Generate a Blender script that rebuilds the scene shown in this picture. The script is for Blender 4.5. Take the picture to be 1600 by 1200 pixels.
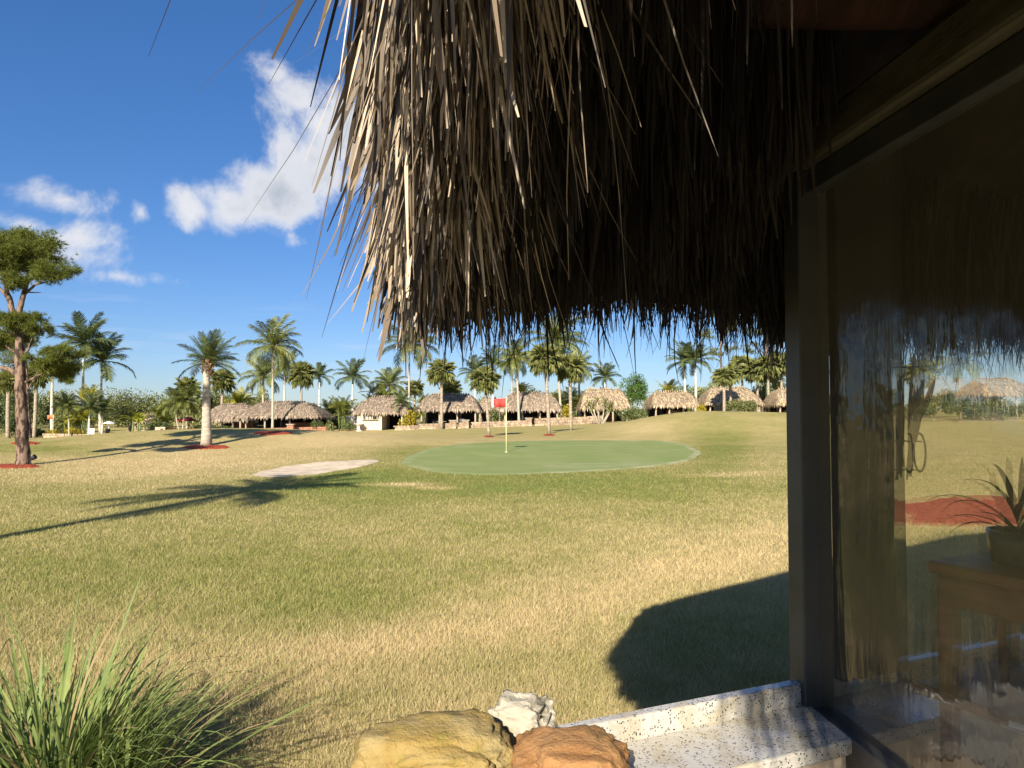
import bpy, bmesh, math, random
import numpy as np
from mathutils import Vector, Matrix, Euler
R = math.radians
rng = random.Random(7)
nr = np.random.default_rng(11)
for o in list(bpy.data.objects): bpy.data.objects.remove(o)
scene = bpy.context.scene
COL = scene.collection

# ------------------------------------------------------------------ camera
F = 1110.0                      # focal length in photo pixels (1600 wide)
PITCH = math.atan(40 / F)       # horizon at y = 640
EYE = Vector((0, 0, 1.7))
cam = bpy.data.cameras.new('camera'); cam.sensor_width = 36; cam.lens = 36 * F / 1600
cam.clip_start = 0.02; cam.clip_end = 6000
camo = bpy.data.objects.new('camera', cam); COL.objects.link(camo)
camo.location = EYE; camo.rotation_euler = (math.pi / 2 + PITCH, 0, 0)
scene.camera = camo

# ------------------------------------------------------------------ sun + exposure
SUN_EL = R(28.5); SUN_AZ = math.atan2(0.25, 1.0)      # light travels towards +Y, a little +X
sl = bpy.data.lights.new('sun', 'SUN'); sl.energy = 5.0; sl.angle = R(0.5); sl.color = (1.0, 0.88, 0.70)
so = bpy.data.objects.new('sun', sl); COL.objects.link(so)
ld = Vector((math.sin(SUN_AZ) * math.cos(SUN_EL), math.cos(SUN_AZ) * math.cos(SUN_EL), -math.sin(SUN_EL)))
so.rotation_euler = ld.to_track_quat('-Z', 'Y').to_euler(); so.location = (-6, -20, 14)
scene.view_settings.view_transform = 'Standard'; scene.view_settings.look = 'None'
scene.view_settings.gamma = 1; scene.view_settings.exposure = 1.15
scene.view_settings.use_curve_mapping = False
scene.render.engine = 'CYCLES'
scene.cycles.transparent_max_bounces = 12; scene.cycles.max_bounces = 5

# ------------------------------------------------------------------ node helpers
def N(nt, typ, **kw):
    n = nt.nodes.new(typ)
    for k, v in kw.items():
        if k.startswith('i_'): n.inputs[k[2:].replace('_', ' ')].default_value = v
        else: setattr(n, k, v)
    return n
def M_(nt, op, a, b=None, c=None, clamp=False):
    n = nt.nodes.new('ShaderNodeMath'); n.operation = op; n.use_clamp = clamp
    for i, v in enumerate((a, b, c)):
        if v is None: continue
        if isinstance(v, (int, float)): n.inputs[i].default_value = v
        else: nt.links.new(v, n.inputs[i])
    return n.outputs[0]
def mixc(nt, f, a, b, mode='MIX'):
    n = nt.nodes.new('ShaderNodeMix'); n.data_type = 'RGBA'; n.blend_type = mode
    for i, v in ((0, f), (6, a), (7, b)):
        if isinstance(v, (int, float)): n.inputs[i].default_value = v
        elif isinstance(v, tuple): n.inputs[i].default_value = v if len(v) == 4 else v + (1,)
        else: nt.links.new(v, n.inputs[i])
    return n.outputs[2]
def smooth(nt, v, lo, hi):
    n = nt.nodes.new('ShaderNodeMapRange'); n.interpolation_type = 'SMOOTHSTEP'
    nt.links.new(v, n.inputs[0]); n.inputs[1].default_value = lo; n.inputs[2].default_value = hi
    return n.outputs[0]
def noise(nt, vec, scale, detail=4, rough=.55, dist=0.0):
    n = nt.nodes.new('ShaderNodeTexNoise'); n.inputs['Scale'].default_value = scale
    n.inputs['Detail'].default_value = detail; n.inputs['Roughness'].default_value = rough
    n.inputs['Distortion'].default_value = dist
    if vec is not None: nt.links.new(vec, n.inputs['Vector'])
    return n.outputs[0]

# ------------------------------------------------------------------ world: sky with drifting cumulus
def build_world():
    w = bpy.data.worlds.new('World'); scene.world = w; w.use_nodes = True
    nt = w.node_tree; nt.nodes.clear(); L = nt.links.new
    sky = N(nt, 'ShaderNodeTexSky', sky_type='NISHITA', sun_disc=False)
    sky.sun_elevation = SUN_EL; sky.sun_rotation = math.pi + SUN_AZ
    sky.air_density = 1.0; sky.dust_density = 0.1; sky.ozone_density = 3.0; sky.altitude = 5
    hs = N(nt, 'ShaderNodeHueSaturation'); hs.inputs['Saturation'].default_value = 1.25; L(sky.outputs[0], hs.inputs['Color'])
    bg = N(nt, 'ShaderNodeBackground'); bg.inputs[1].default_value = 0.073
    gm = N(nt, 'ShaderNodeGamma'); gm.inputs[1].default_value = .78; L(hs.outputs[0], gm.inputs[0])
    L(mixc(nt, 1.0, gm.outputs[0], (.67, .82, 1.15), 'MULTIPLY'), bg.inputs[0])
    tc = N(nt, 'ShaderNodeTexCoord'); vec = tc.outputs['Generated']
    sx = N(nt, 'ShaderNodeSeparateXYZ'); L(vec, sx.inputs[0])
    X, Y, Z = sx.outputs
    az = M_(nt, 'ARCTAN2', X, Y); el = M_(nt, 'ARCSINE', Z)
    n1 = noise(nt, vec, 7.5, 9, .62, .35)
    n2 = noise(nt, vec, 28, 6, .6)
    nz = M_(nt, 'ADD', M_(nt, 'MULTIPLY', M_(nt, 'SUBTRACT', n1, .5), 3.2), M_(nt, 'MULTIPLY', M_(nt, 'SUBTRACT', n2, .5), .7))
    blobs = [(290, 318, 52, 42, 1), (360, 325, 75, 40, 1), (430, 300, 80, 62, 1.15), (480, 245, 85, 80, 1.25), (525, 200, 115, 90, 1.3),
             (470, 150, 70, 50, 1), (430, 106, 40, 24, .55), (600, 250, 90, 70, 1.1), (455, 378, 30, 20, .5), (640, 180, 90, 80, 1),
             (92, 310, 75, 32, .9), (40, 350, 55, 20, .75), (125, 370, 80, 40, .7), (140, 400, 70, 35, .6), (214, 331, 22, 18, .6), (180, 430, 80, 18, .6),
             (30, 395, 60, 30, .5)]
    field = None; low = None
    for (px, py, rx, ry, s) in blobs:
        a = math.atan((px - 800) / F); e = math.atan((640 - py) / F * math.cos(a))
        ra = rx / F * math.cos(a) * .98; re = ry / F * math.cos(a)
        da = M_(nt, 'DIVIDE', M_(nt, 'SUBTRACT', az, a), ra); de = M_(nt, 'DIVIDE', M_(nt, 'SUBTRACT', el, e), re)
        q = M_(nt, 'MULTIPLY', M_(nt, 'SUBTRACT', 1.0, M_(nt, 'SQRT', M_(nt, 'ADD', M_(nt, 'MULTIPLY', da, da), M_(nt, 'MULTIPLY', de, de)))), s)
        field = q if field is None else M_(nt, 'SMOOTH_MAX', field, q, .25)
    # the same kind of clouds goes on round the rest of the sky
    ng = noise(nt, vec, 2.6, 3, .5)
    side = smooth(nt, M_(nt, 'ABSOLUTE', az), .72, .95)
    upm = M_(nt, 'MULTIPLY', smooth(nt, el, .05, .2), side)
    gen = M_(nt, 'SUBTRACT', M_(nt, 'MULTIPLY', M_(nt, 'SUBTRACT', ng, .56), 9.0), M_(nt, 'MULTIPLY', M_(nt, 'SUBTRACT', 1.0, upm), 4.0))
    gen = M_(nt, 'MAXIMUM', gen, -3.0)
    field = M_(nt, 'MAXIMUM', field, gen)
    dens = M_(nt, 'ADD', field, nz)
    alpha = M_(nt, 'MULTIPLY', smooth(nt, dens, -.08, .75), .95)
    # thin veil low over the horizon
    mp = N(nt, 'ShaderNodeMapping'); mp.inputs['Scale'].default_value = (2.2, 2.2, 22); L(vec, mp.inputs[0])
    nv = noise(nt, mp.outputs[0], 2.5, 5, .6)
    veil = M_(nt, 'MULTIPLY', M_(nt, 'MULTIPLY', smooth(nt, nv, .52, .75), .30), M_(nt, 'SUBTRACT', 1.0, smooth(nt, M_(nt, 'ABSOLUTE', M_(nt, 'SUBTRACT', el, .06)), .02, .12)))
    alpha = M_(nt, 'MAXIMUM', alpha, veil)
    n3 = noise(nt, vec, 6.0, 5, .55)
    shade = M_(nt, 'MULTIPLY', smooth(nt, dens, .35, 1.5), smooth(nt, n3, .40, .62))
    ccol = mixc(nt, shade, (.95, .96, 1.0), (.50, .56, .66))
    cb = N(nt, 'ShaderNodeBackground'); cb.inputs[1].default_value = .40; L(ccol, cb.inputs[0])
    mx = N(nt, 'ShaderNodeMixShader'); L(alpha, mx.inputs[0]); L(bg.outputs[0], mx.inputs[1]); L(cb.outputs[0], mx.inputs[2])
    out = N(nt, 'ShaderNodeOutputWorld'); L(mx.outputs[0], out.inputs[0])
build_world()

# ------------------------------------------------------------------ pixel <-> place
FW = Vector((0, math.cos(PITCH), math.sin(PITCH))); UP = Vector((0, -math.sin(PITCH), math.cos(PITCH)))
def ray(px, py): return (F * FW + Vector((px - 800, 0, 0)) + (600 - py) * UP)
def at(px, py, Y):
    d = ray(px, py); return EYE + d * (Y / d.y)
def ground(px, py):
    d = ray(px, py); d = d / d.y; lo = None; y = 1.0
    while y < 140:
        p = EYE + d * y
        if p.z <= hz(p.x, p.y): return Vector((p.x, p.y, hz(p.x, p.y)))
        y += .05
    return EYE + d * 90
def project(x, y, z):
    dx, dy, dz = x, y, z - EYE.z
    dep = dy * FW.y + dz * FW.z
    dep = np.where(dep < .05, .05, dep)
    return 800 + F * dx / dep, 600 - F * (dy * UP.y + dz * UP.z) / dep

FX = np.array([-300, -48, -34, -20, -7, 7, 16, 22, 31, 45, 300.]); FZ = np.array([-1.3, -1.3, -1.05, -.7, -.45, 0.0, .55, .85, .65, .5, .5])
def sstep(a, b, v):
    t = np.clip((v - a) / (b - a), 0, 1); return t * t * (3 - 2 * t)
def hzn(x, y):
    x = np.asarray(x, float); y = np.asarray(y, float)
    far = np.interp(x * 80 / np.maximum(y, 40), FX, FZ)
    z = far * sstep(38, 74, y)
    z = z + .72 * np.exp(-((x + 11.5) / 7.5) ** 2 - ((y - 35) / 6.5) ** 2)
    z = z + .30 * np.exp(-((x + 19) / 6) ** 2 - ((y - 33) / 6) ** 2)
    z = z + 1.42 * np.exp(-(np.maximum(np.abs(x - 16) - 3, 0) / 7) ** 2 - ((y - 47) / 9) ** 2)
    z = z + .05 * np.sin(x * .31 + 1) * np.sin(y * .23) * sstep(10, 25, y) * (1 - sstep(60, 90, y))
    # bunker hollow
    z = z - .10 * np.exp(-((x + 6.2) / 1.7) ** 4 - ((y - 20.3) / 1.8) ** 4)
    return z
def hz(x, y): return float(hzn(x, y))

# ------------------------------------------------------------------ materials
MATS = {}
def principled(nt, rough=.6, spec=.3):
    b = N(nt, 'ShaderNodeBsdfPrincipled'); b.inputs['Roughness'].default_value = rough
    b.inputs['Specular IOR Level'].default_value = spec
    return b
def newmat(name):
    m = bpy.data.materials.new(name); m.use_nodes = True; m.node_tree.nodes.clear(); MATS[name] = m
    return m, m.node_tree
def simple(name, c1, c2, scale=4, rough=.75, spec=.2, bump=.0, bscale=None, stretch=(1, 1, 1), coord='Object', detail=5, lo=.35, hi=.65, metal=0):
    m, nt = newmat(name); L = nt.links.new
    tc = N(nt, 'ShaderNodeTexCoord'); mp = N(nt, 'ShaderNodeMapping'); mp.inputs['Scale'].default_value = stretch
    L(tc.outputs[coord], mp.inputs[0])
    n = noise(nt, mp.outputs[0], scale, detail, .6)
    c = mixc(nt, smooth(nt, n, lo, hi), c1, c2)
    b = principled(nt, rough, spec); b.inputs['Metallic'].default_value = metal; L(c, b.inputs['Base Color'])
    if bump:
        bp = N(nt, 'ShaderNodeBump'); bp.inputs['Strength'].default_value = bump; bp.inputs['Distance'].default_value = .02
        L(noise(nt, mp.outputs[0], bscale or scale * 3, 6, .6), bp.inputs['Height']); L(bp.outputs[0], b.inputs['Normal'])
    o = N(nt, 'ShaderNodeOutputMaterial'); L(b.outputs[0], o.inputs[0])
    return m
def leafmat(name, c1, c2, trans=.35, rough=.45, spec=.35, scale=1.5, fine=None):
    m, nt = newmat(name); L = nt.links.new
    oi = N(nt, 'ShaderNodeObjectInfo'); ge = N(nt, 'ShaderNodeNewGeometry')
    n = noise(nt, ge.outputs['Position'], scale, 4, .6)
    f = M_(nt, 'ADD', M_(nt, 'MULTIPLY', n, 1.1), M_(nt, 'MULTIPLY', M_(nt, 'SUBTRACT', oi.outputs['Random'], .8), .5), clamp=True)
    if True:
        f = M_(nt, 'ADD', f, M_(nt, 'MULTIPLY', M_(nt, 'SUBTRACT', ge.outputs['Random Per Island'], .5), .5), clamp=True)
    c = mixc(nt, f, c1, c2)
    b = principled(nt, rough, spec); L(c, b.inputs['Base Color'])
    t = N(nt, 'ShaderNodeBsdfTranslucent'); L(mixc(nt, .5, c, mixc(nt, 1.0, c, (1.0, 1.0, .35), 'MULTIPLY')), t.inputs[0])
    mx = N(nt, 'ShaderNodeMixShader'); mx.inputs[0].default_value = trans
    L(b.outputs[0], mx.inputs[1]); L(t.outputs[0], mx.inputs[2])
    o = N(nt, 'ShaderNodeOutputMaterial'); L(mx.outputs[0], o.inputs[0])
    return m
leafmat('frond_green', (.095, .125, .032), (.24, .255, .075), .3, .42, .4)
leafmat('frond_royal', (.070, .100, .035), (.175, .205, .075), .3, .38, .45)
leafmat('fan_green', (.12, .145, .045), (.30, .31, .11), .25, .5, .35)
leafmat('frond_yellow', (.26, .27, .03), (.48, .43, .06), .35, .45, .3)
leafmat('frond_lime', (.13, .16, .03), (.27, .28, .06), .35, .45, .3)
leafmat('pine_needle', (.085, .115, .022), (.25, .27, .06), .4, .5, .25, .9)
leafmat('leaf_bright', (.050, .110, .015), (.110, .200, .030), .3, .4, .4)
leafmat('leaf_olive', (.11, .13, .045), (.25, .26, .10), .25, .5, .3)
leafmat('leaf_dark', (.055, .078, .025), (.14, .17, .055), .25, .5, .3)
leafmat('leaf_croton', (.240, .210, .020), (.420, .340, .035), .3, .4, .3)
leafmat('leaf_red', (.10, .02, .02), (.20, .05, .03), .3, .4, .3)
leafmat('banana_leaf', (.20, .24, .03), (.36, .38, .05), .45, .35, .4)
leafmat('lemongrass', (.10, .155, .04), (.29, .35, .12), .3, .5, .22, 6)
leafmat('lemongrass_dry', (.230, .170, .085), (.400, .300, .160), .3, .6, .2, 6)
leafmat('houseplant', (.012, .018, .010), (.03, .04, .02), .15, .5, .3)
simple('trunk_palm', (.30, .26, .21), (.46, .41, .34), 3, .85, .1, .6, 9, (1, 1, 6))
simple('trunk_royal', (.42, .40, .36), (.60, .58, .52), 2, .8, .15, .2, 9, (1, 1, 4))
simple('trunk_sabal', (.20, .16, .12), (.38, .33, .26), 4, .9, .1, .6, 9, (1, 1, 3))
simple('boot_fibre', (.16, .09, .045), (.40, .27, .15), 7, .9, .1, .5, 14)
simple('crownshaft', (.09, .13, .04), (.16, .19, .06), 2, .4, .4)
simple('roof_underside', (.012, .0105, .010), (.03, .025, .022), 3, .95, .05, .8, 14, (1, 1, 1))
simple('thatch_core', (.13, .105, .08), (.24, .19, .145), 3, .95, .05, .8, 14, (1, 1, 1))
simple('post_wood', (.30, .25, .19), (.45, .38, .30), 5, .8, .15, .3, 12, (4, 4, .6))
simple('stucco', (.52, .43, .32), (.62, .52, .40), 3, .9, .1, .2, 40)
simple('dark_screen', (.018, .018, .02), (.035, .034, .033), 3, .8, .2)
simple('white_paint', (.72, .72, .70), (.80, .80, .78), 3, .45, .4)
simple('dark_glass', (.015, .017, .02), (.03, .032, .036), 2, .08, .6)
simple('rubber', (.02, .02, .02), (.03, .03, .03), 2, .8, .2)
simple('red_canvas', (.20, .02, .025), (.27, .03, .035), 3, .8, .15)
simple('flag_cloth', (.62, .045, .04), (.72, .07, .06), 3, .7, .2)
simple('flag_orange', (.55, .13, .05), (.62, .18, .08), 3, .7, .2)
simple('pole_yellow', (.72, .66, .30), (.80, .76, .45), 2, .4, .4)
simple('black_metal', (.015, .015, .016), (.03, .03, .03), 4, .45, .4)
simple('wood_stain', (.16, .072, .034), (.26, .125, .06), 5, .55, .3, .2, 20, (1, 1, 6))
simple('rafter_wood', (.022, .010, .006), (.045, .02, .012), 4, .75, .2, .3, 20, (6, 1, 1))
simple('beam_khaki', (.06, .055, .036), (.095, .085, .058), 6, .55, .35, .15, 30, (1, 6, 6))
simple('frame_metal', (.035, .036, .036), (.055, .056, .055), 6, .5, .4, .05, 60)
simple('frame_edge', (.16, .17, .18), (.22, .23, .24), 6, .4, .5)
simple('beige_panel', (.50, .44, .36), (.58, .52, .44), 4, .7, .2)
simple('pot_glaze', (.045, .060, .040), (.08, .10, .07), 6, .25, .5)
simple('paper', (.72, .74, .78), (.78, .80, .84), 3, .5, .3)
simple('patio_paver', (.30, .27, .23), (.40, .36, .31), 6, .85, .15, .3, 40)
simple('sand', (.42, .35, .265), (.56, .48, .38), 2.5, .95, .05, .4, 30, detail=8)
simple('mulch', (.15, .028, .015), (.36, .075, .040), 16, .9, .1, .9, 40, detail=6)
simple('brick_red', (.26, .12, .08), (.40, .22, .15), 5, .9, .1, .3, 20)
simple('wall_stone', (.20, .15, .105), (.42, .33, .24), 2.2, .9, .1, .4, 10)
simple('chair_white', (.6, .6, .6), (.7, .7, .7), 3, .5, .3)
simple('bark_pine', (.045, .033, .027), (.21, .15, .115), 9, .95, .05, 1.0, 12, (1, 1, .4), lo=.42, hi=.58)
simple('rock_dark', (.10, .09, .07), (.2, .18, .15), 5, .9, .1, .5)

def thatchmat(name, stops, spec=.25, rough=.6, trans=.12):
    m, nt = newmat(name); L = nt.links.new
    ge = N(nt, 'ShaderNodeNewGeometry')
    rp = N(nt, 'ShaderNodeValToRGB'); cr = rp.color_ramp
    cr.elements[0].position = 0; cr.elements[0].color = stops[0] + (1,)
    cr.elements[1].position = 1; cr.elements[1].color = stops[-1] + (1,)
    for i, s in enumerate(stops[1:-1]):
        e = cr.elements.new((i + 1) / (len(stops) - 1)); e.color = s + (1,)
    n = noise(nt, ge.outputs['Position'], 2.0, 4)
    f = M_(nt, 'ADD', ge.outputs['Random Per Island'], M_(nt, 'MULTIPLY', M_(nt, 'SUBTRACT', n, .5), .9), clamp=True)
    L(f, rp.inputs[0])
    b = principled(nt, rough, spec); L(rp.outputs[0], b.inputs['Base Color'])
    t = N(nt, 'ShaderNodeBsdfTranslucent'); L(rp.outputs[0], t.inputs[0])
    mx = N(nt, 'ShaderNodeMixShader'); mx.inputs[0].default_value = trans; L(b.outputs[0], mx.inputs[1]); L(t.outputs[0], mx.inputs[2])
    o = N(nt, 'ShaderNodeOutputMaterial'); L(mx.outputs[0], o.inputs[0])
    return m
thatchmat('thatch_far', [(.16, .125, .095), (.29, .235, .18), (.40, .33, .26)], .1, .85, .0)
thatchmat('thatch_gold', [(.24, .18, .11), (.40, .31, .20), (.52, .42, .29)], .1, .85, .0)
thatchmat('thatch_bleached_lit', [(.022, .017, .014), (.06, .047, .036), (.16, .125, .092), (.33, .265, .195), (.50, .415, .31)], .3, .5, .06)  # weathered outer strands, with the sunlit edge's brightness partly put into the colour
thatchmat('thatch_inner_shaded', [(.012, .011, .0105), (.022, .019, .017), (.045, .037, .030)], .15, .6, .0)  # same thatch inside, near-black: the shade under the roof painted into it

def granite():
    m, nt = newmat('granite'); L = nt.links.new
    tc = N(nt, 'ShaderNodeTexCoord'); v = tc.outputs['Object']
    c = mixc(nt, smooth(nt, noise(nt, v, 14, 5, .6), .45, .62), (.44, .43, .405), (.38, .35, .28))
    vo = N(nt, 'ShaderNodeTexVoronoi'); vo.inputs['Scale'].default_value = 150; L(v, vo.inputs['Vector'])
    sp = M_(nt, 'MULTIPLY', M_(nt, 'LESS_THAN', vo.outputs['Distance'], .33), smooth(nt, noise(nt, v, 60, 4, .6), .46, .54))
    c = mixc(nt, sp, c, (.035, .032, .03))
    c = mixc(nt, smooth(nt, noise(nt, v, 120, 3), .60, .66), c, (.20, .19, .18))
    b = principled(nt, .22, .5); L(c, b.inputs['Base Color'])
    bp = N(nt, 'ShaderNodeBump'); bp.inputs['Strength'].default_value = .25; bp.inputs['Distance'].default_value = .004; L(noise(nt, v, 90, 4), bp.inputs['Height']); L(bp.outputs[0], b.inputs['Normal'])
    o = N(nt, 'ShaderNodeOutputMaterial'); L(b.outputs[0], o.inputs[0])
granite()
def rock(name, a, b_, c_, stain=(.12, .11, .06)):
    m, nt = newmat(name); L = nt.links.new
    tc = N(nt, 'ShaderNodeTexCoord'); v = tc.outputs['Object']
    c = mixc(nt, smooth(nt, noise(nt, v, 7, 6, .6), .35, .65), a, b_)
    c = mixc(nt, smooth(nt, noise(nt, v, 22, 6, .65), .5, .75), c, c_)
    mp = N(nt, 'ShaderNodeMapping'); mp.inputs['Location'].default_value = (3.1, 1.7, 0); L(v, mp.inputs[0])
    c = mixc(nt, M_(nt, 'MULTIPLY', smooth(nt, noise(nt, mp.outputs[0], 9, 8, .7), .55, .72), .75), c, stain)
    b = principled(nt, .85, .15); L(c, b.inputs['Base Color'])
    h = M_(nt, 'ADD', noise(nt, v, 30, 8, .65), M_(nt, 'MULTIPLY', noise(nt, v, 140, 4, .6), .35))
    bp = N(nt, 'ShaderNodeBump'); bp.inputs['Strength'].default_value = .8; bp.inputs['Distance'].default_value = .012; L(h, bp.inputs['Height']); L(bp.outputs[0], b.inputs['Normal'])
    o = N(nt, 'ShaderNodeOutputMaterial'); L(b.outputs[0], o.inputs[0])
rock('rock_yellow', (.27, .19, .060), (.31, .25, .12), (.20, .17, .04), (.09, .075, .035))
rock('rock_orange', (.30, .155, .062), (.36, .215, .10), (.25, .13, .05), (.11, .08, .035))
rock('rock_white', (.36, .335, .27), (.45, .425, .36), (.26, .235, .15), (.05, .046, .04))

GREEN_C = (.215, .225, .060); DRY_C = (.56, .435, .225); LUSH_C = (.165, .215, .055)
def grass_nodes(nt, fine=True):
    L = nt.links.new
    at_ = N(nt, 'ShaderNodeAttribute', attribute_name='dry'); ge = N(nt, 'ShaderNodeNewGeometry'); P = ge.outputs['Position']
    d = at_.outputs['Fac']
    d = M_(nt, 'ADD', d, M_(nt, 'MULTIPLY', M_(nt, 'SUBTRACT', noise(nt, P, .55, 5, .6), .5), .9))
    d = M_(nt, 'ADD', d, M_(nt, 'MULTIPLY', M_(nt, 'SUBTRACT', noise(nt, P, 3.0, 5, .65), .5), .8))
    return d, P
def lawn_material():
    m, nt = newmat('lawn'); L = nt.links.new
    d, P = grass_nodes(nt)
    d = M_(nt, 'ADD', d, M_(nt, 'MULTIPLY', M_(nt, 'SUBTRACT', noise(nt, P, 26, 5, .7), .5), .8))
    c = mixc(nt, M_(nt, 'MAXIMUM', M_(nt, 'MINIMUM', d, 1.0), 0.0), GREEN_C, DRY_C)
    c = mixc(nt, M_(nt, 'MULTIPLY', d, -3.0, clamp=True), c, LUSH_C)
    g = noise(nt, P, 70, 6, .75)
    c = mixc(nt, M_(nt, 'MULTIPLY', M_(nt, 'SUBTRACT', 1.0, smooth(nt, g, .30, .60)), .5), c, (.15, .13, .045))
    b = principled(nt, .95, .05); L(c, b.inputs['Base Color'])
    bp = N(nt, 'ShaderNodeBump'); bp.inputs['Strength'].default_value = .9; bp.inputs['Distance'].default_value = .05
    L(M_(nt, 'ADD', noise(nt, P, 18, 6, .7), M_(nt, 'MULTIPLY', g, .6)), bp.inputs['Height']); L(bp.outputs[0], b.inputs['Normal'])
    o = N(nt, 'ShaderNodeOutputMaterial'); L(b.outputs[0], o.inputs[0])
    m, nt = newmat('blades'); L = nt.links.new
    d, P = grass_nodes(nt)
    ge = N(nt, 'ShaderNodeNewGeometry')
    d = M_(nt, 'ADD', d, M_(nt, 'MULTIPLY', M_(nt, 'SUBTRACT', ge.outputs['Random Per Island'], .5), .75))
    c = mixc(nt, M_(nt, 'MAXIMUM', M_(nt, 'MINIMUM', d, 1.0), 0.0), (.215, .235, .06), (.62, .49, .285))
    c = mixc(nt, M_(nt, 'MULTIPLY', d, -3.0, clamp=True), c, (.18, .23, .06))
    b = principled(nt, .6, .2); L(c, b.inputs['Base Color'])
    t = N(nt, 'ShaderNodeBsdfTranslucent'); L(c, t.inputs[0])
    mx = N(nt, 'ShaderNodeMixShader'); mx.inputs[0].default_value = .25; L(b.outputs[0], mx.inputs[1]); L(t.outputs[0], mx.inputs[2])
    o = N(nt, 'ShaderNodeOutputMaterial'); L(mx.outputs[0], o.inputs[0])
    m, nt = newmat('green_turf'); L = nt.links.new
    ge = N(nt, 'ShaderNodeNewGeometry'); P = ge.outputs['Position']
    c = mixc(nt, smooth(nt, noise(nt, P, .6, 6, .6), .35, .7), (.185, .235, .08), (.235, .265, .11))
    mp = N(nt, 'ShaderNodeMapping'); mp.inputs['Scale'].default_value = (.35, 1.1, 1); L(P, mp.inputs[0])
    at_ = N(nt, 'ShaderNodeAttribute', attribute_name='rim')
    s = M_(nt, 'MULTIPLY', at_.outputs['Fac'], smooth(nt, noise(nt, mp.outputs[0], 1.6, 8, .7), .42, .62))
    c = mixc(nt, s, c, (.40, .38, .26))
    c = mixc(nt, M_(nt, 'MULTIPLY', noise(nt, P, 40, 4, .7), .25), c, (.09, .12, .04))
    b = principled(nt, .9, .1); L(c, b.inputs['Base Color'])
    o = N(nt, 'ShaderNodeOutputMaterial'); L(b.outputs[0], o.inputs[0])
lawn_material()

def vinyl():
    m, nt = newmat('clear_vinyl'); L = nt.links.new
    tc = N(nt, 'ShaderNodeTexCoord'); v = tc.outputs['Object']
    mp = N(nt, 'ShaderNodeMapping'); mp.inputs['Scale'].default_value = (10, 10, 1.3); L(v, mp.inputs[0])
    h = M_(nt, 'ADD', noise(nt, mp.outputs[0], 1.0, 4, .55, .4), M_(nt, 'MULTIPLY', noise(nt, v, 5, 3, .5), 1.2))
    bp = N(nt, 'ShaderNodeBump'); bp.inputs['Strength'].default_value = .6; bp.inputs['Distance'].default_value = .014; L(h, bp.inputs['Height'])
    tr = N(nt, 'ShaderNodeBsdfTransparent'); tr.inputs[0].default_value = (.84, .82, .76, 1)
    rf = N(nt, 'ShaderNodeBsdfRefraction'); rf.inputs['IOR'].default_value = 1.035; rf.inputs['Roughness'].default_value = .02; rf.inputs[0].default_value = (.84, .82, .76, 1); L(bp.outputs[0], rf.inputs['Normal'])
    tm = N(nt, 'ShaderNodeMixShader'); tm.inputs[0].default_value = .3; L(tr.outputs[0], tm.inputs[1]); L(rf.outputs[0], tm.inputs[2])
    gl = N(nt, 'ShaderNodeBsdfGlossy'); gl.inputs['Roughness'].default_value = .04; gl.inputs[0].default_value = (.9, .9, .9, 1); L(bp.outputs[0], gl.inputs['Normal'])
    fr = N(nt, 'ShaderNodeFresnel'); fr.inputs['IOR'].default_value = 1.5; L(bp.outputs[0], fr.inputs['Normal'])
    mx = N(nt, 'ShaderNodeMixShader'); L(M_(nt, 'MULTIPLY', fr.outputs[0], 1.25, clamp=True), mx.inputs[0]); L(tm.outputs[0], mx.inputs[1]); L(gl.outputs[0], mx.inputs[2])
    df = N(nt, 'ShaderNodeBsdfDiffuse'); df.inputs[0].default_value = (.45, .40, .30, 1)
    tl = N(nt, 'ShaderNodeBsdfTranslucent'); tl.inputs[0].default_value = (.45, .40, .30, 1)
    ad = N(nt, 'ShaderNodeMixShader'); ad.inputs[0].default_value = .5; L(df.outputs[0], ad.inputs[1]); L(tl.outputs[0], ad.inputs[2])
    m2 = N(nt, 'ShaderNodeMixShader'); L(M_(nt, 'MULTIPLY_ADD', noise(nt, v, 6, 6, .7), .14, .05), m2.inputs[0]); L(mx.outputs[0], m2.inputs[1]); L(ad.outputs[0], m2.inputs[2])
    o = N(nt, 'ShaderNodeOutputMaterial'); L(m2.outputs[0], o.inputs[0])
vinyl()

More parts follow.
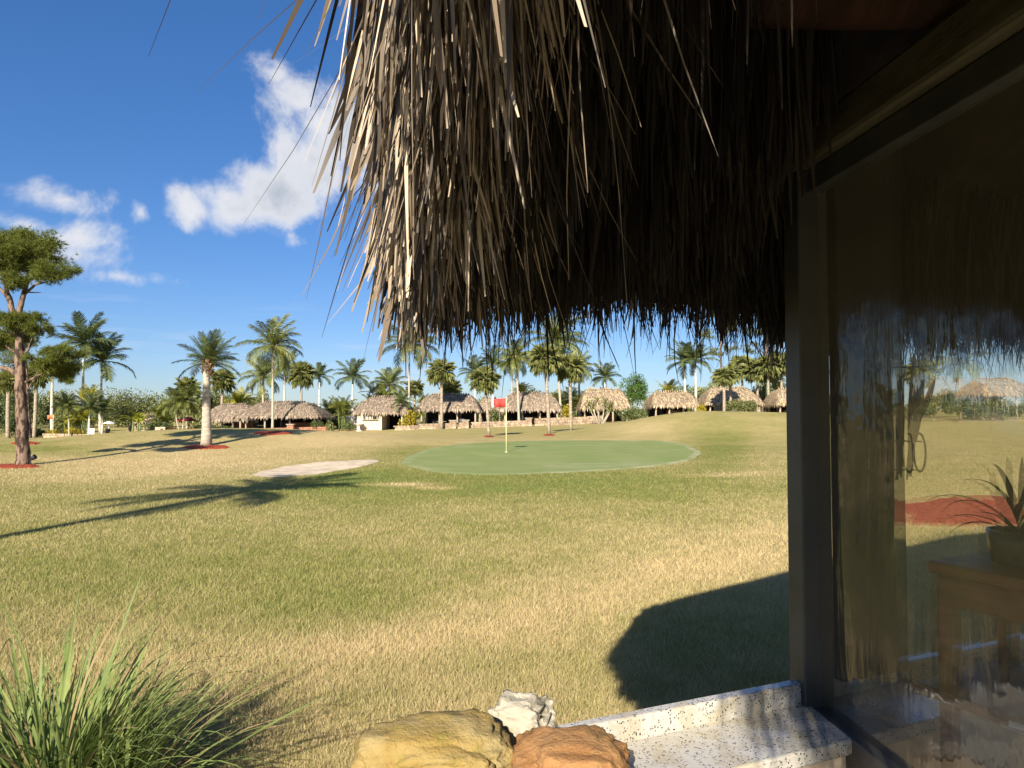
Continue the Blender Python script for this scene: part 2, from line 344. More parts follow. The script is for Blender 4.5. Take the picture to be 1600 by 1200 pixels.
# ------------------------------------------------------------------ object helpers
def mat(n): return MATS[n]
class MB:
    def __init__(s): s.v = []; s.f = []
    def add(s, vs, fs):
        k = len(s.v); s.v.extend([tuple(p) for p in vs]); s.f.extend([tuple(i + k for i in f) for f in fs]); return s
    def box(s, c, d, rz=0, taper=1.0):
        c = Vector(c); hx, hy, hz_ = d[0] / 2, d[1] / 2, d[2] / 2; ca, sa = math.cos(rz), math.sin(rz); vs = []
        for z in (-hz_, hz_):
            k = taper if z > 0 else 1
            for x, y in ((-hx, -hy), (hx, -hy), (hx, hy), (-hx, hy)):
                x *= k; y *= k; vs.append((c.x + x * ca - y * sa, c.y + x * sa + y * ca, c.z + z))
        return s.add(vs, [(0, 3, 2, 1), (4, 5, 6, 7), (0, 1, 5, 4), (1, 2, 6, 5), (2, 3, 7, 6), (3, 0, 4, 7)])
    def tube(s, pts, rad, n=8, caps=True):
        pts = [Vector(p) for p in pts]; rings = []
        if not isinstance(rad, (list, tuple)): rad = [rad] * len(pts)
        ref = None; vs = []
        for i, p in enumerate(pts):
            t = (pts[min(i + 1, len(pts) - 1)] - pts[max(i - 1, 0)]).normalized()
            if ref is None: ref = Vector((1, 0, 0)) if abs(t.x) < .9 else Vector((0, 1, 0))
            a = (ref - t * ref.dot(t)).normalized(); b = t.cross(a); ref = a
            for k in range(n):
                th = 2 * math.pi * k / n; vs.append(p + (a * math.cos(th) + b * math.sin(th)) * rad[i])
        fs = []
        for i in range(len(pts) - 1):
            for k in range(n):
                k2 = (k + 1) % n; fs.append((i * n + k, i * n + k2, (i + 1) * n + k2, (i + 1) * n + k))
        if caps: fs.append(tuple(reversed(range(n)))); fs.append(tuple((len(pts) - 1) * n + k for k in range(n)))
        return s.add(vs, fs)
    def lathe(s, prof, c=(0, 0, 0), n=16):
        vs = []; fs = []; m = len(prof)
        for (r, z) in prof:
            for k in range(n):
                th = 2 * math.pi * k / n; vs.append((c[0] + r * math.cos(th), c[1] + r * math.sin(th), c[2] + z))
        for i in range(m - 1):
            for k in range(n):
                k2 = (k + 1) % n; fs.append((i * n + k, i * n + k2, (i + 1) * n + k2, (i + 1) * n + k))
        fs.append(tuple(reversed(range(n)))); fs.append(tuple((m - 1) * n + k for k in range(n)))
        return s.add(vs, fs)
    def mesh(s, name, m, smooth_=False):
        me = bpy.data.meshes.new(name); me.from_pydata(s.v, [], s.f); me.update()
        if m: me.materials.append(mat(m))
        if smooth_: me.polygons.foreach_set('use_smooth', [True] * len(me.polygons))
        return me
    def build(s, name, m, parent=None, smooth_=False, loc=None, kind=None):
        return link(name, s.mesh(name, m, smooth_), parent, loc, kind)
def link(name, me, parent=None, loc=None, kind=None):
    o = bpy.data.objects.new(name, me); COL.objects.link(o); o.parent = parent
    if loc is not None: o.location = loc
    if kind: o['kind'] = kind
    return o
def quads_mesh(name, co, faces, m):
    """co (n,3) float, faces (k,3|4) int, fast path"""
    me = bpy.data.meshes.new(name); co = np.ascontiguousarray(co, np.float32); faces = np.ascontiguousarray(faces, np.int32)
    k, c = faces.shape
    me.vertices.add(len(co)); me.vertices.foreach_set('co', co.ravel())
    me.loops.add(k * c); me.loops.foreach_set('vertex_index', faces.ravel())
    me.polygons.add(k); me.polygons.foreach_set('loop_start', np.arange(0, k * c, c, dtype=np.int32)); me.polygons.foreach_set('loop_total', np.full(k, c, np.int32))
    me.update(calc_edges=True); me.validate()
    if m: me.materials.append(mat(m))
    return me
def empty(name, loc=(0, 0, 0), rz=0):
    o = bpy.data.objects.new(name, None); COL.objects.link(o); o.location = loc; o.rotation_euler = (0, 0, rz); o.empty_display_size = .2
    return o
def tag(o, label, cat, group=None):
    o['label'] = label; o['category'] = cat
    if group: o['group'] = group
    return o

# ------------------------------------------------------------------ ground, green, bunker, mulch
def dryness(x, y, z):
    px, py = project(x, y, z)
    d = np.full_like(px, .42)
    def g(cx, cy, rx, ry, v, rot=0):
        dx = px - cx; dy = py - cy; c, s = math.cos(rot), math.sin(rot)
        a = (dx * c + dy * s) / rx; b = (-dx * s + dy * c) / ry
        return v * np.exp(-(a * a + b * b))
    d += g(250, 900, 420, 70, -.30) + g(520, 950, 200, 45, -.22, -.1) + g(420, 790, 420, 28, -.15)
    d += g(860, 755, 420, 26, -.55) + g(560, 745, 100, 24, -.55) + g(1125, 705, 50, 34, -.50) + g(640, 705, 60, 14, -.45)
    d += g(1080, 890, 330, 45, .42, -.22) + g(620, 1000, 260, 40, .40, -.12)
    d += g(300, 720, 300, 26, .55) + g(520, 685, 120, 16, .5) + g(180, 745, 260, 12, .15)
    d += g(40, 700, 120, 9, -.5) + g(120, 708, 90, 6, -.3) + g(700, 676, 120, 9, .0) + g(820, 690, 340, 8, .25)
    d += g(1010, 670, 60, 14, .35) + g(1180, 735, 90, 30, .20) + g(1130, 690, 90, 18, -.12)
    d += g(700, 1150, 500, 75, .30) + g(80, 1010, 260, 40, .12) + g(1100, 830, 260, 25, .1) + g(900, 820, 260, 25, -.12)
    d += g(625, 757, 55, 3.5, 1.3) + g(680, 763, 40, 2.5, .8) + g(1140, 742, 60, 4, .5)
    return d
def axis(parts):
    out = []
    for a, b, s in parts: out += list(np.arange(a, b, s))
    return np.array(out)
def build_ground():
    gx = axis([(-60, -24, 1.2), (-24, 24, .4), (24, 60.1, 1.2)]); gx = np.concatenate([[-3000, -1200, -500, -250, -150, -100, -75], gx, [75, 100, 150, 250, 500, 1200, 3000]])
    gy = axis([(-10, 2, 1), (2, 30, .3), (30, 62, .5), (62, 110, 1.5)]); gy = np.concatenate([[-300, -80, -30], gy, [115, 130, 160, 220, 350, 700, 1500, 4000]])
    X, Y = np.meshgrid(gx, gy); Z = hzn(X, Y); co = np.stack([X, Y, Z], -1).reshape(-1, 3)
    nx, ny = len(gx), len(gy); i = np.arange(nx * ny).reshape(ny, nx)
    fc = np.stack([i[:-1, :-1], i[:-1, 1:], i[1:, 1:], i[1:, :-1]], -1).reshape(-1, 4)
    me = quads_mesh('ground', co, fc, 'lawn'); me.polygons.foreach_set('use_smooth', [True] * len(me.polygons))
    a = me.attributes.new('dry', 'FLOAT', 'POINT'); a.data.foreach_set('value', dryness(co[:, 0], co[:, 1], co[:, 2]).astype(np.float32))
    link('ground', me, kind='structure')
build_ground()
def sheet(name, cx, cy, outline, m, dz, rings=10, kind='structure', attr=None):
    """outline: list of (x,y) around; filled with rings draped on the terrain"""
    n = len(outline); vs = [(cx, cy, hz(cx, cy) + dz)]; rv = [0.]
    for r in range(1, rings + 1):
        t = r / rings
        for (x, y) in outline:
            xx = cx + (x - cx) * t; yy = cy + (y - cy) * t; vs.append((xx, yy, hz(xx, yy) + (dz if r < rings else -.01))); rv.append(t)
    fs = [(0, 1 + k, 1 + (k + 1) % n) for k in range(n)]
    for r in range(rings - 1):
        for k in range(n):
            a = 1 + r * n + k; b = 1 + r * n + (k + 1) % n; fs.append((a, a + n, b + n, b))
    me = bpy.data.meshes.new(name); me.from_pydata(vs, [], fs); me.update(); me.materials.append(mat(m)); me.polygons.foreach_set('use_smooth', [True] * len(me.polygons))
    if attr:
        a = me.attributes.new(attr[0], 'FLOAT', 'POINT'); a.data.foreach_set('value', [attr[1](vs[i], rv[i]) for i in range(len(vs))])
    return link(name, me, kind=kind)
def pix_outline(pts, n=72, wob=.0, seed=1):
    P = [ground(*p) for p in pts]; r = random.Random(seed); m = len(P); out = []
    for k in range(n):
        u = k / n * m; i = int(u); t = u - i
        p0, p1, p2, p3 = P[(i - 1) % m], P[i % m], P[(i + 1) % m], P[(i + 2) % m]
        q = .5 * ((2 * p1) + (p2 - p0) * t + (2 * p0 - 5 * p1 + 4 * p2 - p3) * t * t + (3 * p1 - p0 - 3 * p2 + p3) * t ** 3)
        out.append((q.x + r.uniform(-wob, wob), q.y + r.uniform(-wob, wob)))
    return out
gpts = [(625, 722), (662, 703), (740, 692), (850, 688.5), (960, 688), (1050, 690), (1092, 703), (1088, 716), (1040, 727), (940, 736), (830, 741), (740, 742), (670, 737)]
go = pix_outline(gpts, 96, .05)
gcx = sum(p[0] for p in go) / 96; gcy = sum(p[1] for p in go) / 96
def rimf(p, t): return (1.0 if t > .935 else 0.0) * (1.0 if p[0] > 4 else .4) + (.45 if (p[1] < 23 and p[0] > 1) else 0)
# close-mown collar round the putting surface
sheet('putting_green', gcx, gcy, go, 'green_turf', .012, 40, attr=('rim', rimf))
bpts = [(390, 742), (430, 731), (480, 723.5), (540, 720), (592, 718.5), (575, 727), (530, 735), (480, 743), (420, 746.5)]
bo = pix_outline(bpts, 60, .06, 3)
sheet('sand_bunker', sum(p[0] for p in bo) / 60, sum(p[1] for p in bo) / 60, bo, 'sand', .02, 8)
mulch_beds = [(322, 699, 38, 3.2, 33), (20, 729, 45, 3.4, 1), (425, 677, 30, 3, 2), (764, 682, 8, 1.4, 5), (858, 680, 9, 1.5, 6), (40, 693, 26, 2.4, 7), (815, 662.5, 18, 1.6, 8), (1530, 800, 150, 26, 9)]
for (px, py, rx, ry, sd) in mulch_beds:
    r = random.Random(sd); pts = []
    for k in range(16):
        th = 2 * math.pi * k / 16; w = r.uniform(.85, 1.15); pts.append((px + rx * w * math.cos(th), max(py + ry * w * math.sin(th), 648)))
    o_ = pix_outline(pts, 48, .03, sd)
    sheet('mulch_bed', sum(p[0] for p in o_) / 48, sum(p[1] for p in o_) / 48, o_, 'mulch', .035, 5)

def inside(x, y, poly):
    r = np.zeros(len(x), bool); m = len(poly)
    for i in range(m):
        (x1, y1), (x2, y2) = poly[i], poly[(i + 1) % m]
        c = (y1 > y) != (y2 > y)
        r ^= c & (x < (x2 - x1) * (y - y1) / ((y2 - y1) if y2 != y1 else 1e-9) + x1)
    return r
def build_grass():
    n = 820000
    ys = 2.6; ye = 34.0
    u = nr.random(n); a = -0.55
    y = (ys ** a + u * (ye ** a - ys ** a)) ** (1 / a)
    x = (nr.random(n) * 2 - 1) * (.80 * y + .6)
    keep = ~((x > .0) & (y < 2.75 + .5 * x)); x = x[keep]; y = y[keep]; n = len(x)
    keep = (y < 13) | (nr.random(n) > (y - 13) / 21); x = x[keep]; y = y[keep]; n = len(x)
    px_, py_ = project(x, y, hzn(x, y)); keep = ~(inside(x, y, go) | inside(x, y, bo)); x = x[keep]; y = y[keep]; n = len(x)
    z = hzn(x, y)
    h = (.022 + .026 * nr.random(n)) * (1 + .012 * y); w = (.0011 + .0011 * nr.random(n)) * (1 + .12 * np.maximum(y - 3, 0))
    th = nr.random(n) * 6.283; ln = nr.normal(0, .9, n) * h; la = nr.random(n) * 6.283
    dx = np.cos(th) * w; dy = np.sin(th) * w
    co = np.empty((n, 3, 3), np.float32)
    co[:, 0] = np.stack([x - dx, y - dy, z - .003], -1); co[:, 1] = np.stack([x + dx, y + dy, z - .003], -1)
    co[:, 2] = np.stack([x + np.cos(la) * ln, y + np.sin(la) * ln, z + h], -1)
    me = quads_mesh('lawn_grass', co.reshape(-1, 3), np.arange(3 * n).reshape(-1, 3), 'blades')
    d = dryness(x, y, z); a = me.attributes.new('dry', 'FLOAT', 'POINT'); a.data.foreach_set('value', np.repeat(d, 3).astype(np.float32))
    o = link('lawn_grass', me, kind='stuff'); tag(o, 'short half dry lawn grass in front of the putting green', 'grass')
build_grass()

# ------------------------------------------------------------------ ribbons (thatch)
def ribbons(paths, widths, side):
    """paths (n,k,3), widths (n,k), side (n,3) -> co, faces"""
    n, k, _ = paths.shape
    a = paths - side[:, None, :] * widths[:, :, None]; b = paths + side[:, None, :] * widths[:, :, None]
    co = np.stack([a, b], 2).reshape(-1, 3)
    base = (np.arange(n) * 2 * k)[:, None, None]; i = np.arange(k - 1)[None, :, None] * 2
    fc = (base + i + np.array([0, 1, 3, 2])[None, None, :]).reshape(-1, 4)
    return co, fc

# ------------------------------------------------------------------ the near thatched hut
HUT = empty('thatched_hut', (1.6, 1.0, 0))
tag(HUT, 'shaded thatched hut with shaggy fringe, clear vinyl window and granite counter', 'hut')
HO = Vector(HUT.location)
def hp(o):                         # parent keeping world placement
    o.parent = HUT; o.location = Vector(o.location) - HO; return o
EAVE = [(6.2, 5.65), (4.5, 4.6), (2.4, 3.27), (.91, 2.34), (.55, 2.12), (.25, 1.93), (-.06, 1.74), (-.145, 1.62), (-.182, 1.43), (-.158, 1.05), (-.138, .7), (-.112, .42), (-.06, .1), (.05, -.3), (.35, -.85), (1.0, -1.8), (2.0, -3.2), (3.0, -4.4)]
TIPZ = [2.16, 2.12, 2.05, 1.975, 1.995, 2.015, 2.005, 1.985, 1.945, 1.945, 1.96, 1.97, 2.06, 1.93, 1.95, 1.95, 1.95, 1.95]
E = np.array(EAVE); seg = np.linalg.norm(np.diff(E, axis=0), axis=1); S = np.concatenate([[0], np.cumsum(seg)])
# smooth the corner
ss = np.linspace(0, S[-1], 600); ex = np.interp(ss, S, E[:, 0]); ey = np.interp(ss, S, E[:, 1]); tz = np.interp(ss, S, TIPZ)
ker = np.ones(13) / 13
def sm(v): return np.convolve(np.pad(v, 6, mode='edge'), ker, 'valid')
ex, ey = sm(ex), sm(ey)
tx, ty = np.gradient(ex, ss), np.gradient(ey, ss); tl = np.hypot(tx, ty); tx /= tl; ty /= tl
inx, iny = -ty, tx                    # inward: left of the walking direction (far right -> corner -> back)
if (inx[300] * (2.5 - ex[300]) + iny[300] * (.5 - ey[300])) < 0: inx, iny = -inx, -iny
def ev(s): return np.interp(s, ss, ex), np.interp(s, ss, ey), np.interp(s, ss, tx), np.interp(s, ss, ty), np.interp(s, ss, inx), np.interp(s, ss, iny), np.interp(s, ss, tz)
def strands(n, s0, s1, o0, o1, Lm, Ls, wid, clump=.045, K=7, frizz=.02, opow=1.0, tipmin=-.05, seed=0):
    g = np.random.default_rng(seed)
    s = s0 + (s1 - s0) * g.random(n); off = o0 + (o1 - o0) * g.random(n) ** opow
    lay = np.floor(off / .07)
    cid = np.floor(s / clump + lay * .37).astype(int) + (lay * 7919).astype(int)
    hsh = lambda k: np.modf(np.abs(np.sin(cid * 12.9898 + k * 78.233) * 43758.5453))[0]
    sc = (np.floor(s / clump + lay * .37) + .5 - lay * .37) * clump
    x, y, tx_, ty_, ix, iy, tz_ = ev(s)
    rx = x + ix * (off + .055); ry = y + iy * (off + .055); rz = tz_ + .30 + off * 1.0
    Ln = Lm * (1 + Ls * (hsh(1) - .5) * 1.6 + g.normal(0, Ls * .45, n))
    q_ = s * 3.1; wv = np.sin(q_ * 2.1 + 1) * .4 + np.sin(q_ * 5.3 + 2) * .35 + np.sin(q_ * 11.7) * .35
    tipn = .036 * wv + .13 * (hsh(6) - .5) + g.normal(0, .024, n) - .07 * (g.random(n) > .92)
    Ln = np.minimum(Ln, (rz - tz_ - tipmin - tipn) * 1.02)
    tt = np.linspace(0, 1, K)[None, :]
    outw = (.20 + .12 * (hsh(2) - .5)) * Ln * (1 - np.clip((s - sC - .45) / .4, 0, 1) * .5)
    near = np.clip((s - sC - .45) / .4, 0, 1) * .7
    lat = (sc - s) * (.55 * hsh(3)) + (g.normal(0, frizz, n) * Ln / .4 + (hsh(4) - .5) * .08) * (1 - near)
    cur = g.normal(0, frizz * 1.1, n); ph = g.random(n) * 6.28
    o_ = outw[:, None] * (1 - (1 - tt) ** 1.8) * .62
    l_ = lat[:, None] * tt ** 1.4 + cur[:, None] * np.sin(tt * 4.5 + ph[:, None]) * tt
    l2 = (g.normal(0, frizz, n)[:, None]) * tt ** 2
    P = np.empty((n, K, 3))
    P[:, :, 0] = rx[:, None] - ix[:, None] * (o_ + l2) + tx_[:, None] * l_
    P[:, :, 1] = ry[:, None] - iy[:, None] * (o_ + l2) + ty_[:, None] * l_
    P[:, :, 2] = rz[:, None] - Ln[:, None] * (tt ** 1.05) * .97
    w = (wid * (.45 + 1.0 * g.random(n)) * (1 - .8 * near))[:, None] * np.concatenate([np.linspace(1, .92, K - 2), [.7, .22]])[None, :]
    an = g.random(n) * 3.1416
    sd = np.stack([tx_ * np.cos(an) + ix * np.sin(an), ty_ * np.cos(an) + iy * np.sin(an), g.normal(0, .15, n)], -1); sd /= np.linalg.norm(sd, axis=1)[:, None]
    return ribbons(P, w, sd)
def join(parts):
    cs, fs, k = [], [], 0
    for c, f in parts: cs.append(c); fs.append(f + k); k += len(c)
    return np.concatenate(cs), np.concatenate(fs)
sC = float(ss[np.argmin(ex)])          # arc length at the corner
s_far = 0.2; s_near = sC + 1.12
sP = float(ss[np.argmin(np.abs(ex - .75) + 10 * (ey < 1.5))])     # where the window post stands behind the fringe
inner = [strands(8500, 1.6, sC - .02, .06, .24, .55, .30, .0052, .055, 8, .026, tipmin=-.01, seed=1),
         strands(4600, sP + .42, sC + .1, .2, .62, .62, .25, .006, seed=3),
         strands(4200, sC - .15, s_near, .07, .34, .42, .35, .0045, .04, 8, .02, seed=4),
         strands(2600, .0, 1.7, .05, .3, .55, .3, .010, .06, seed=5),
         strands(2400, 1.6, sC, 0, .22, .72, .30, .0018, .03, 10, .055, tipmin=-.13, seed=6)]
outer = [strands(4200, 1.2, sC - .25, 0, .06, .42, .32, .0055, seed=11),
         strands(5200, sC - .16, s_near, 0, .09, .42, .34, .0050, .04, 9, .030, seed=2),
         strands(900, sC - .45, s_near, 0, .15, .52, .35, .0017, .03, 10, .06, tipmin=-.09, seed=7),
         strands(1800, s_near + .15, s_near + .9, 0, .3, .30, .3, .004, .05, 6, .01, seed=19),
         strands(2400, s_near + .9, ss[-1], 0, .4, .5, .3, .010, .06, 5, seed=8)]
co, fc = join(inner); hp(link('thatch_lining', quads_mesh('thatch_lining', co, fc, 'thatch_inner_shaded'), kind='stuff'))
co, fc = join(outer); hp(link('thatch_fringe', quads_mesh('thatch_fringe', co, fc, 'thatch_bleached_lit'), kind='stuff'))
# roof shell: fan of panels to a high ridge
def roof_shell():
    mb = MB(); apex = np.array([3.6, .4, 5.0]); idx = list(range(0, 600, 12)) + [599]
    pts = []
    for j, i in enumerate(idx):
        e0 = Vector((ex[i] + inx[i] * .06, ey[i] + iny[i] * .06, tz[i] + .26)); ap = Vector(apex)
        d = (ap - e0); pts.append([e0 + Vector((0, 0, .0)), e0 + d * .2 + Vector((0, 0, .06)), e0 + d * .6, ap])
    # close round the far side, behind and to the right of the camera
    extra = [(6.5, -4.2), (8.4, -1.5), (8.6, 2.5), (7.6, 5.2)]
    for x, y in extra:
        e0 = Vector((x, y, 2.3)); d = Vector(apex) - e0; pts.append([e0, e0 + d * .2 + Vector((0, 0, .06)), e0 + d * .6, Vector(apex)])
    n = len(pts); vs = []; fs = []
    for p in pts: vs += p
    for p in pts: vs += [q + Vector((0, 0, .16)) for q in p]
    for lay in (0, 1):
        for j in range(n):
            j2 = (j + 1) % n
            for k in range(3):
                a, b, c, d = [lay * 4 * n + t for t in (j * 4 + k, j2 * 4 + k, j2 * 4 + k + 1, j * 4 + k + 1)]
                fs.append((a, b, c, d) if lay else (d, c, b, a))
    for j in range(n):
        j2 = (j + 1) % n; fs.append((j * 4, j2 * 4, 4 * n + j2 * 4, 4 * n + j * 4))
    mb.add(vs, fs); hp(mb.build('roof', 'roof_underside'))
roof_shell()
u32 = Vector((.79, .61, 0))
def beam(name, a, b, r, m, n=10):
    a, b = Vector(a), Vector(b); mid = [(a + (b - a) * t) + Vector((rng.uniform(-.01, .01), rng.uniform(-.01, .01), rng.uniform(-.012, .012))) for t in np.linspace(0, 1, 7)]
    return hp(MB().tube(mid, [r * (1 + .06 * math.sin(i * 2.1)) for i in range(7)], n).build(name, m, smooth_=True))
beam('wall_plate', (-.02, 1.42, 2.56), (3.4, 4.05, 2.62), .065, 'rafter_wood')
beam('wall_plate', (.08, 1.50, 2.60), (.95, -1.1, 2.62), .065, 'rafter_wood')
for a, b in (((.16, 1.52, 2.62), (2.6, .9, 4.35)), ((.85, 1.95, 2.60), (2.9, .9, 4.4)), ((1.7, 2.6, 2.6), (3.2, .8, 4.5)), ((.45, .55, 2.66), (2.8, .5, 4.4)), ((.75, -.4, 2.66), (2.9, .2, 4.4))):
    beam('rafter', a, b, .06, 'rafter_wood')
beam('tie_beam', (.30, 1.33, 2.50), (2.6, 1.35, 2.52), .06, 'rafter_wood')
beam('purlin', (.9, 1.62, 2.98), (3.4, 3.1, 3.0), .035, 'rafter_wood')
# counter wall and granite
uc = Vector((.92, .39, 0)).normalized(); vc = Vector((-uc.y, uc.x, 0)); ang = math.atan2(uc.y, uc.x)
P0 = Vector((.10, 1.57, 0))
def along(t, off, z): return P0 + uc * t + vc * off + Vector((0, 0, z))
def slabbox(name, m, t0, t1, o0, o1, z0, z1, parent=None, bev=.006):
    c = along((t0 + t1) / 2, (o0 + o1) / 2, (z0 + z1) / 2)
    o = MB().box((0, 0, 0), (t1 - t0, o1 - o0, z1 - z0)).build(name, m)
    o.rotation_euler = (0, 0, ang)
    if bev:
        md = o.modifiers.new('bevel', 'BEVEL'); md.width = bev; md.segments = 2
    o.location = c; return hp(o)
slabbox('counter_top', 'granite', .02, 3.6, -.195, -.002, .915, .95, bev=.005)
slabbox('counter_ledge', 'granite', -.02, 3.6, 0.0, .035, .905, 1.0, bev=.006)
slabbox('counter_wall', 'stucco', .06, 3.55, -.16, .03, -.05, .903, bev=0)
slabbox('dark_shutter', 'dark_screen', .80, 1.035, -.04, -.005, 1.0, 2.5, bev=.004)
# window post, rails, top beam, vinyl
pa = Vector((.780, 1.87, 0)); pb = Vector((.935, .30, 0)); pd = (pb - pa).normalized(); pn = Vector((pd.y, -pd.x, 0)); pang = math.atan2(pd.y, pd.x)
plen = (pb - pa).length
def wbox(name, m, t0, t1, o0, o1, z0, z1, bev=.004):
    o = MB().box((0, 0, 0), (t1 - t0, o1 - o0, z1 - z0)).build(name, m); o.rotation_euler = (0, 0, pang)
    o.location = pa + pd * ((t0 + t1) / 2) + pn * ((o0 + o1) / 2) + Vector((0, 0, (z0 + z1) / 2))
    if bev:
        md = o.modifiers.new('bevel', 'BEVEL'); md.width = bev; md.segments = 2
    return hp(o)
wbox('window_post', 'frame_metal', -.035, .045, -.035, .045, -.05, 2.32)
wbox('post_strip', 'frame_edge', -.052, -.038, -.036, -.022, .951, 2.25, .002)
wbox('bottom_rail', 'frame_metal', .047, plen, -.03, .03, .90, .952)
wbox('kick_panel', 'frame_metal', .047, plen, -.022, .022, -.05, .898)
wbox('top_beam', 'beam_khaki', -.17, plen, -.045, .05, 2.322, 2.42, .012)
wbox('top_rail', 'frame_metal', .047, plen, -.02, .02, 2.26, 2.32)
def vinyl_sheet():
    nx, nz = 40, 24; vs = []; fs = []
    for j in range(nz + 1):
        for i in range(nx + 1):
            t = .04 + (plen - .04) * i / nx; z = .953 + (2.259 - .953) * j / nz
            b = .006 * math.sin(t * 31 + z * 1.3) * math.exp(-t * 3) + .004 * math.sin(z * 5 + t * 9)
            p = pa + pd * t + pn * b; vs.append((p.x, p.y, z))
    for j in range(nz):
        for i in range(nx):
            a = j * (nx + 1) + i; fs.append((a, a + 1, a + nx + 2, a + nx + 1))
    o = MB().add(vs, fs).build('vinyl_window', 'clear_vinyl', smooth_=True)
    hp(o)
vinyl_sheet()
patio = MB(); patio.box((3.2, -.6, -.03), (7.0, 5.0, .10), ang); patio.build('patio', 'patio_paver', kind='structure')

# stone pier that carries the three boulders
def boulder(name, loc, dims, m, seed, label, rz=0, rough=.12, sharp=0):
    bm = bmesh.new(); bmesh.ops.create_icosphere(bm, subdivisions=5, radius=1.0)
    from mathutils import noise as mn
    for v in bm.verts:
        p = v.co.copy(); q = Vector((abs(p.x) ** .62 * (1 if p.x > 0 else -1), abs(p.y) ** .62 * (1 if p.y > 0 else -1), abs(p.z) ** .6 * (1 if p.z > 0 else -1))) * .86
        s = Vector((seed * 3.1, seed * 1.7, 0)); n1 = mn.fractal(p * 1.3 + s, 1.0, 2.0, 5); n2 = mn.fractal(p * 5 + s, .9, 2.1, 5)
        k = 1 + rough * n1 + rough * .30 * n2
        if sharp: k -= sharp * abs(mn.noise(p * 2.2 + s)) 
        v.co = Vector((q.x * dims[0], q.y * dims[1], q.z * dims[2])) * k
    me = bpy.data.meshes.new(name); bm.to_mesh(me); bm.free(); me.materials.append(mat(m)); me.polygons.foreach_set('use_smooth', [True] * len(me.polygons))
    zmin = min(v.co.z for v in me.vertices)
    for v in me.vertices: v.co.z -= zmin
    o = link(name, me, loc=loc); o.rotation_euler = (0, 0, rz); return tag(o, label, 'boulder', 'boulders on the wall end')
PIER_Z = .925
pier = empty('stone_pier', (-.02, 1.44, 0)); tag(pier, 'low stone pier under the boulders at the end of the counter', 'pier')
for j in range(5):
    for i in range(3):
        o = MB().box((0, 0, .086), (.235, .30, .176), 0, .97).build('block', 'wall_stone', pier); md = o.modifiers.new('bevel', 'BEVEL'); md.width = .02; md.segments = 2
        o.location = (-.24 + i * .24 + (j % 2) * .02 - .02, 0, j * .185)
boulder('boulder', (-.155, 1.43, PIER_Z), (.172, .125, .082), 'rock_yellow', 2, 'flat yellow mossy boulder beside the orange boulder', .05, .20)
boulder('boulder', (.118, 1.395, PIER_Z), (.126, .12, .075), 'rock_orange', 5, 'smooth orange boulder between the yellow boulder and granite counter', -.05, .17)
boulder('boulder', (.02, 1.585, PIER_Z), (.082, .07, .075), 'rock_white', 9, 'craggy whitish rock behind the yellow and orange boulders', -.4, .30, .3)

# inside the window: shelf unit, pot plant, hanging ornament, paper
def cabinet():
    c = empty('wooden_shelf_unit', (.985, 1.70, .02), math.atan2(-.89, .45)); tag(c, 'brown wooden shelf unit behind the vinyl window', 'shelf unit')
    L_, D_ = .95, .30          # local +x towards the camera, +y = into the room
    def b(n, m, x0, x1, y0, y1, z0, z1):
        o = MB().box(((x0 + x1) / 2, (y0 + y1) / 2, (z0 + z1) / 2), (x1 - x0, y1 - y0, z1 - z0)).build(n, m, c); md = o.modifiers.new('bevel', 'BEVEL'); md.width = .006; md.segments = 2; return o
    b('top', 'wood_stain', 0, L_, 0, D_, 1.295, 1.323)
    b('apron', 'wood_stain', .02, L_ - .02, .012, .03, 1.225, 1.293)
    for x in (.012, .47, L_ - .05):
        for y in (.012, D_ - .05): b('leg', 'wood_stain', x, x + .038, y + (.02 if x == .47 else 0), y + .038, 0, 1.293)
    b('shelf', 'wood_stain', -.01, L_, -.05, D_, 1.02, 1.045)
    b('lower_panel', 'beige_panel', .055, L_ - .055, .02, .035, .25, 1.015)
    b('shelf', 'wood_stain', .0, L_, .036, D_, .2, .225)
cabinet()
def cab(x, y, z):
    a = math.atan2(-.89, .45); return Vector((.985 + x * math.cos(a) - y * math.sin(a), 1.70 + x * math.sin(a) + y * math.cos(a), z))
pc = cab(.13, .15, 1.343)
pot = empty('potted_plant', pc); tag(pot, 'strap leaved plant in a dark green pot on the shelf unit', 'plant')
MB().lathe([(.050, 0), (.062, .004), (.068, .05), (.070, .078), (.064, .078), (.060, .06)], n=24).build('pot', 'pot_glaze', pot, True)
def strap(L0, a0, droop, w):
    mb = MB(); p = Vector((0, 0, 0)); a = a0; vs = []; K = 10
    for i in range(K + 1):
        t = i / K; ww = w * (.55 + .9 * t) if t < .4 else w * (.9 * (1 - ((t - .4) / .6) ** 2) + .03)
        vs += [(p.x, -ww, p.z + .12 * ww), (p.x, 0, p.z - .25 * ww), (p.x, ww, p.z + .12 * ww)]
        p += Vector((math.cos(a), 0, math.sin(a))) * (L0 / K); a -= droop / K * (.5 + t)
    fs = []
    for i in range(K):
        k = i * 3; fs += [(k, k + 1, k + 4, k + 3), (k + 1, k + 2, k + 5, k + 4)]
    return mb.add(vs, fs)
for k in range(16):
    o = strap(rng.uniform(.16, .27), rng.uniform(.5, 1.45), rng.uniform(.8, 2.2), .008).build('leaf', 'houseplant', pot, True); o.location = (0, 0, .06); o.rotation_euler = (0, 0, k * 2.4)
pp = cab(.30, -.012, 1.0465)
o = MB().box((0, 0, .006), (.20, .07, .012)).build('paper_stack', 'paper'); o.location = pp; o.rotation_euler = (0, 0, math.atan2(-.89, .45) + .12); tag(o, 'white sheets of paper lying on the lower wooden shelf', 'paper')
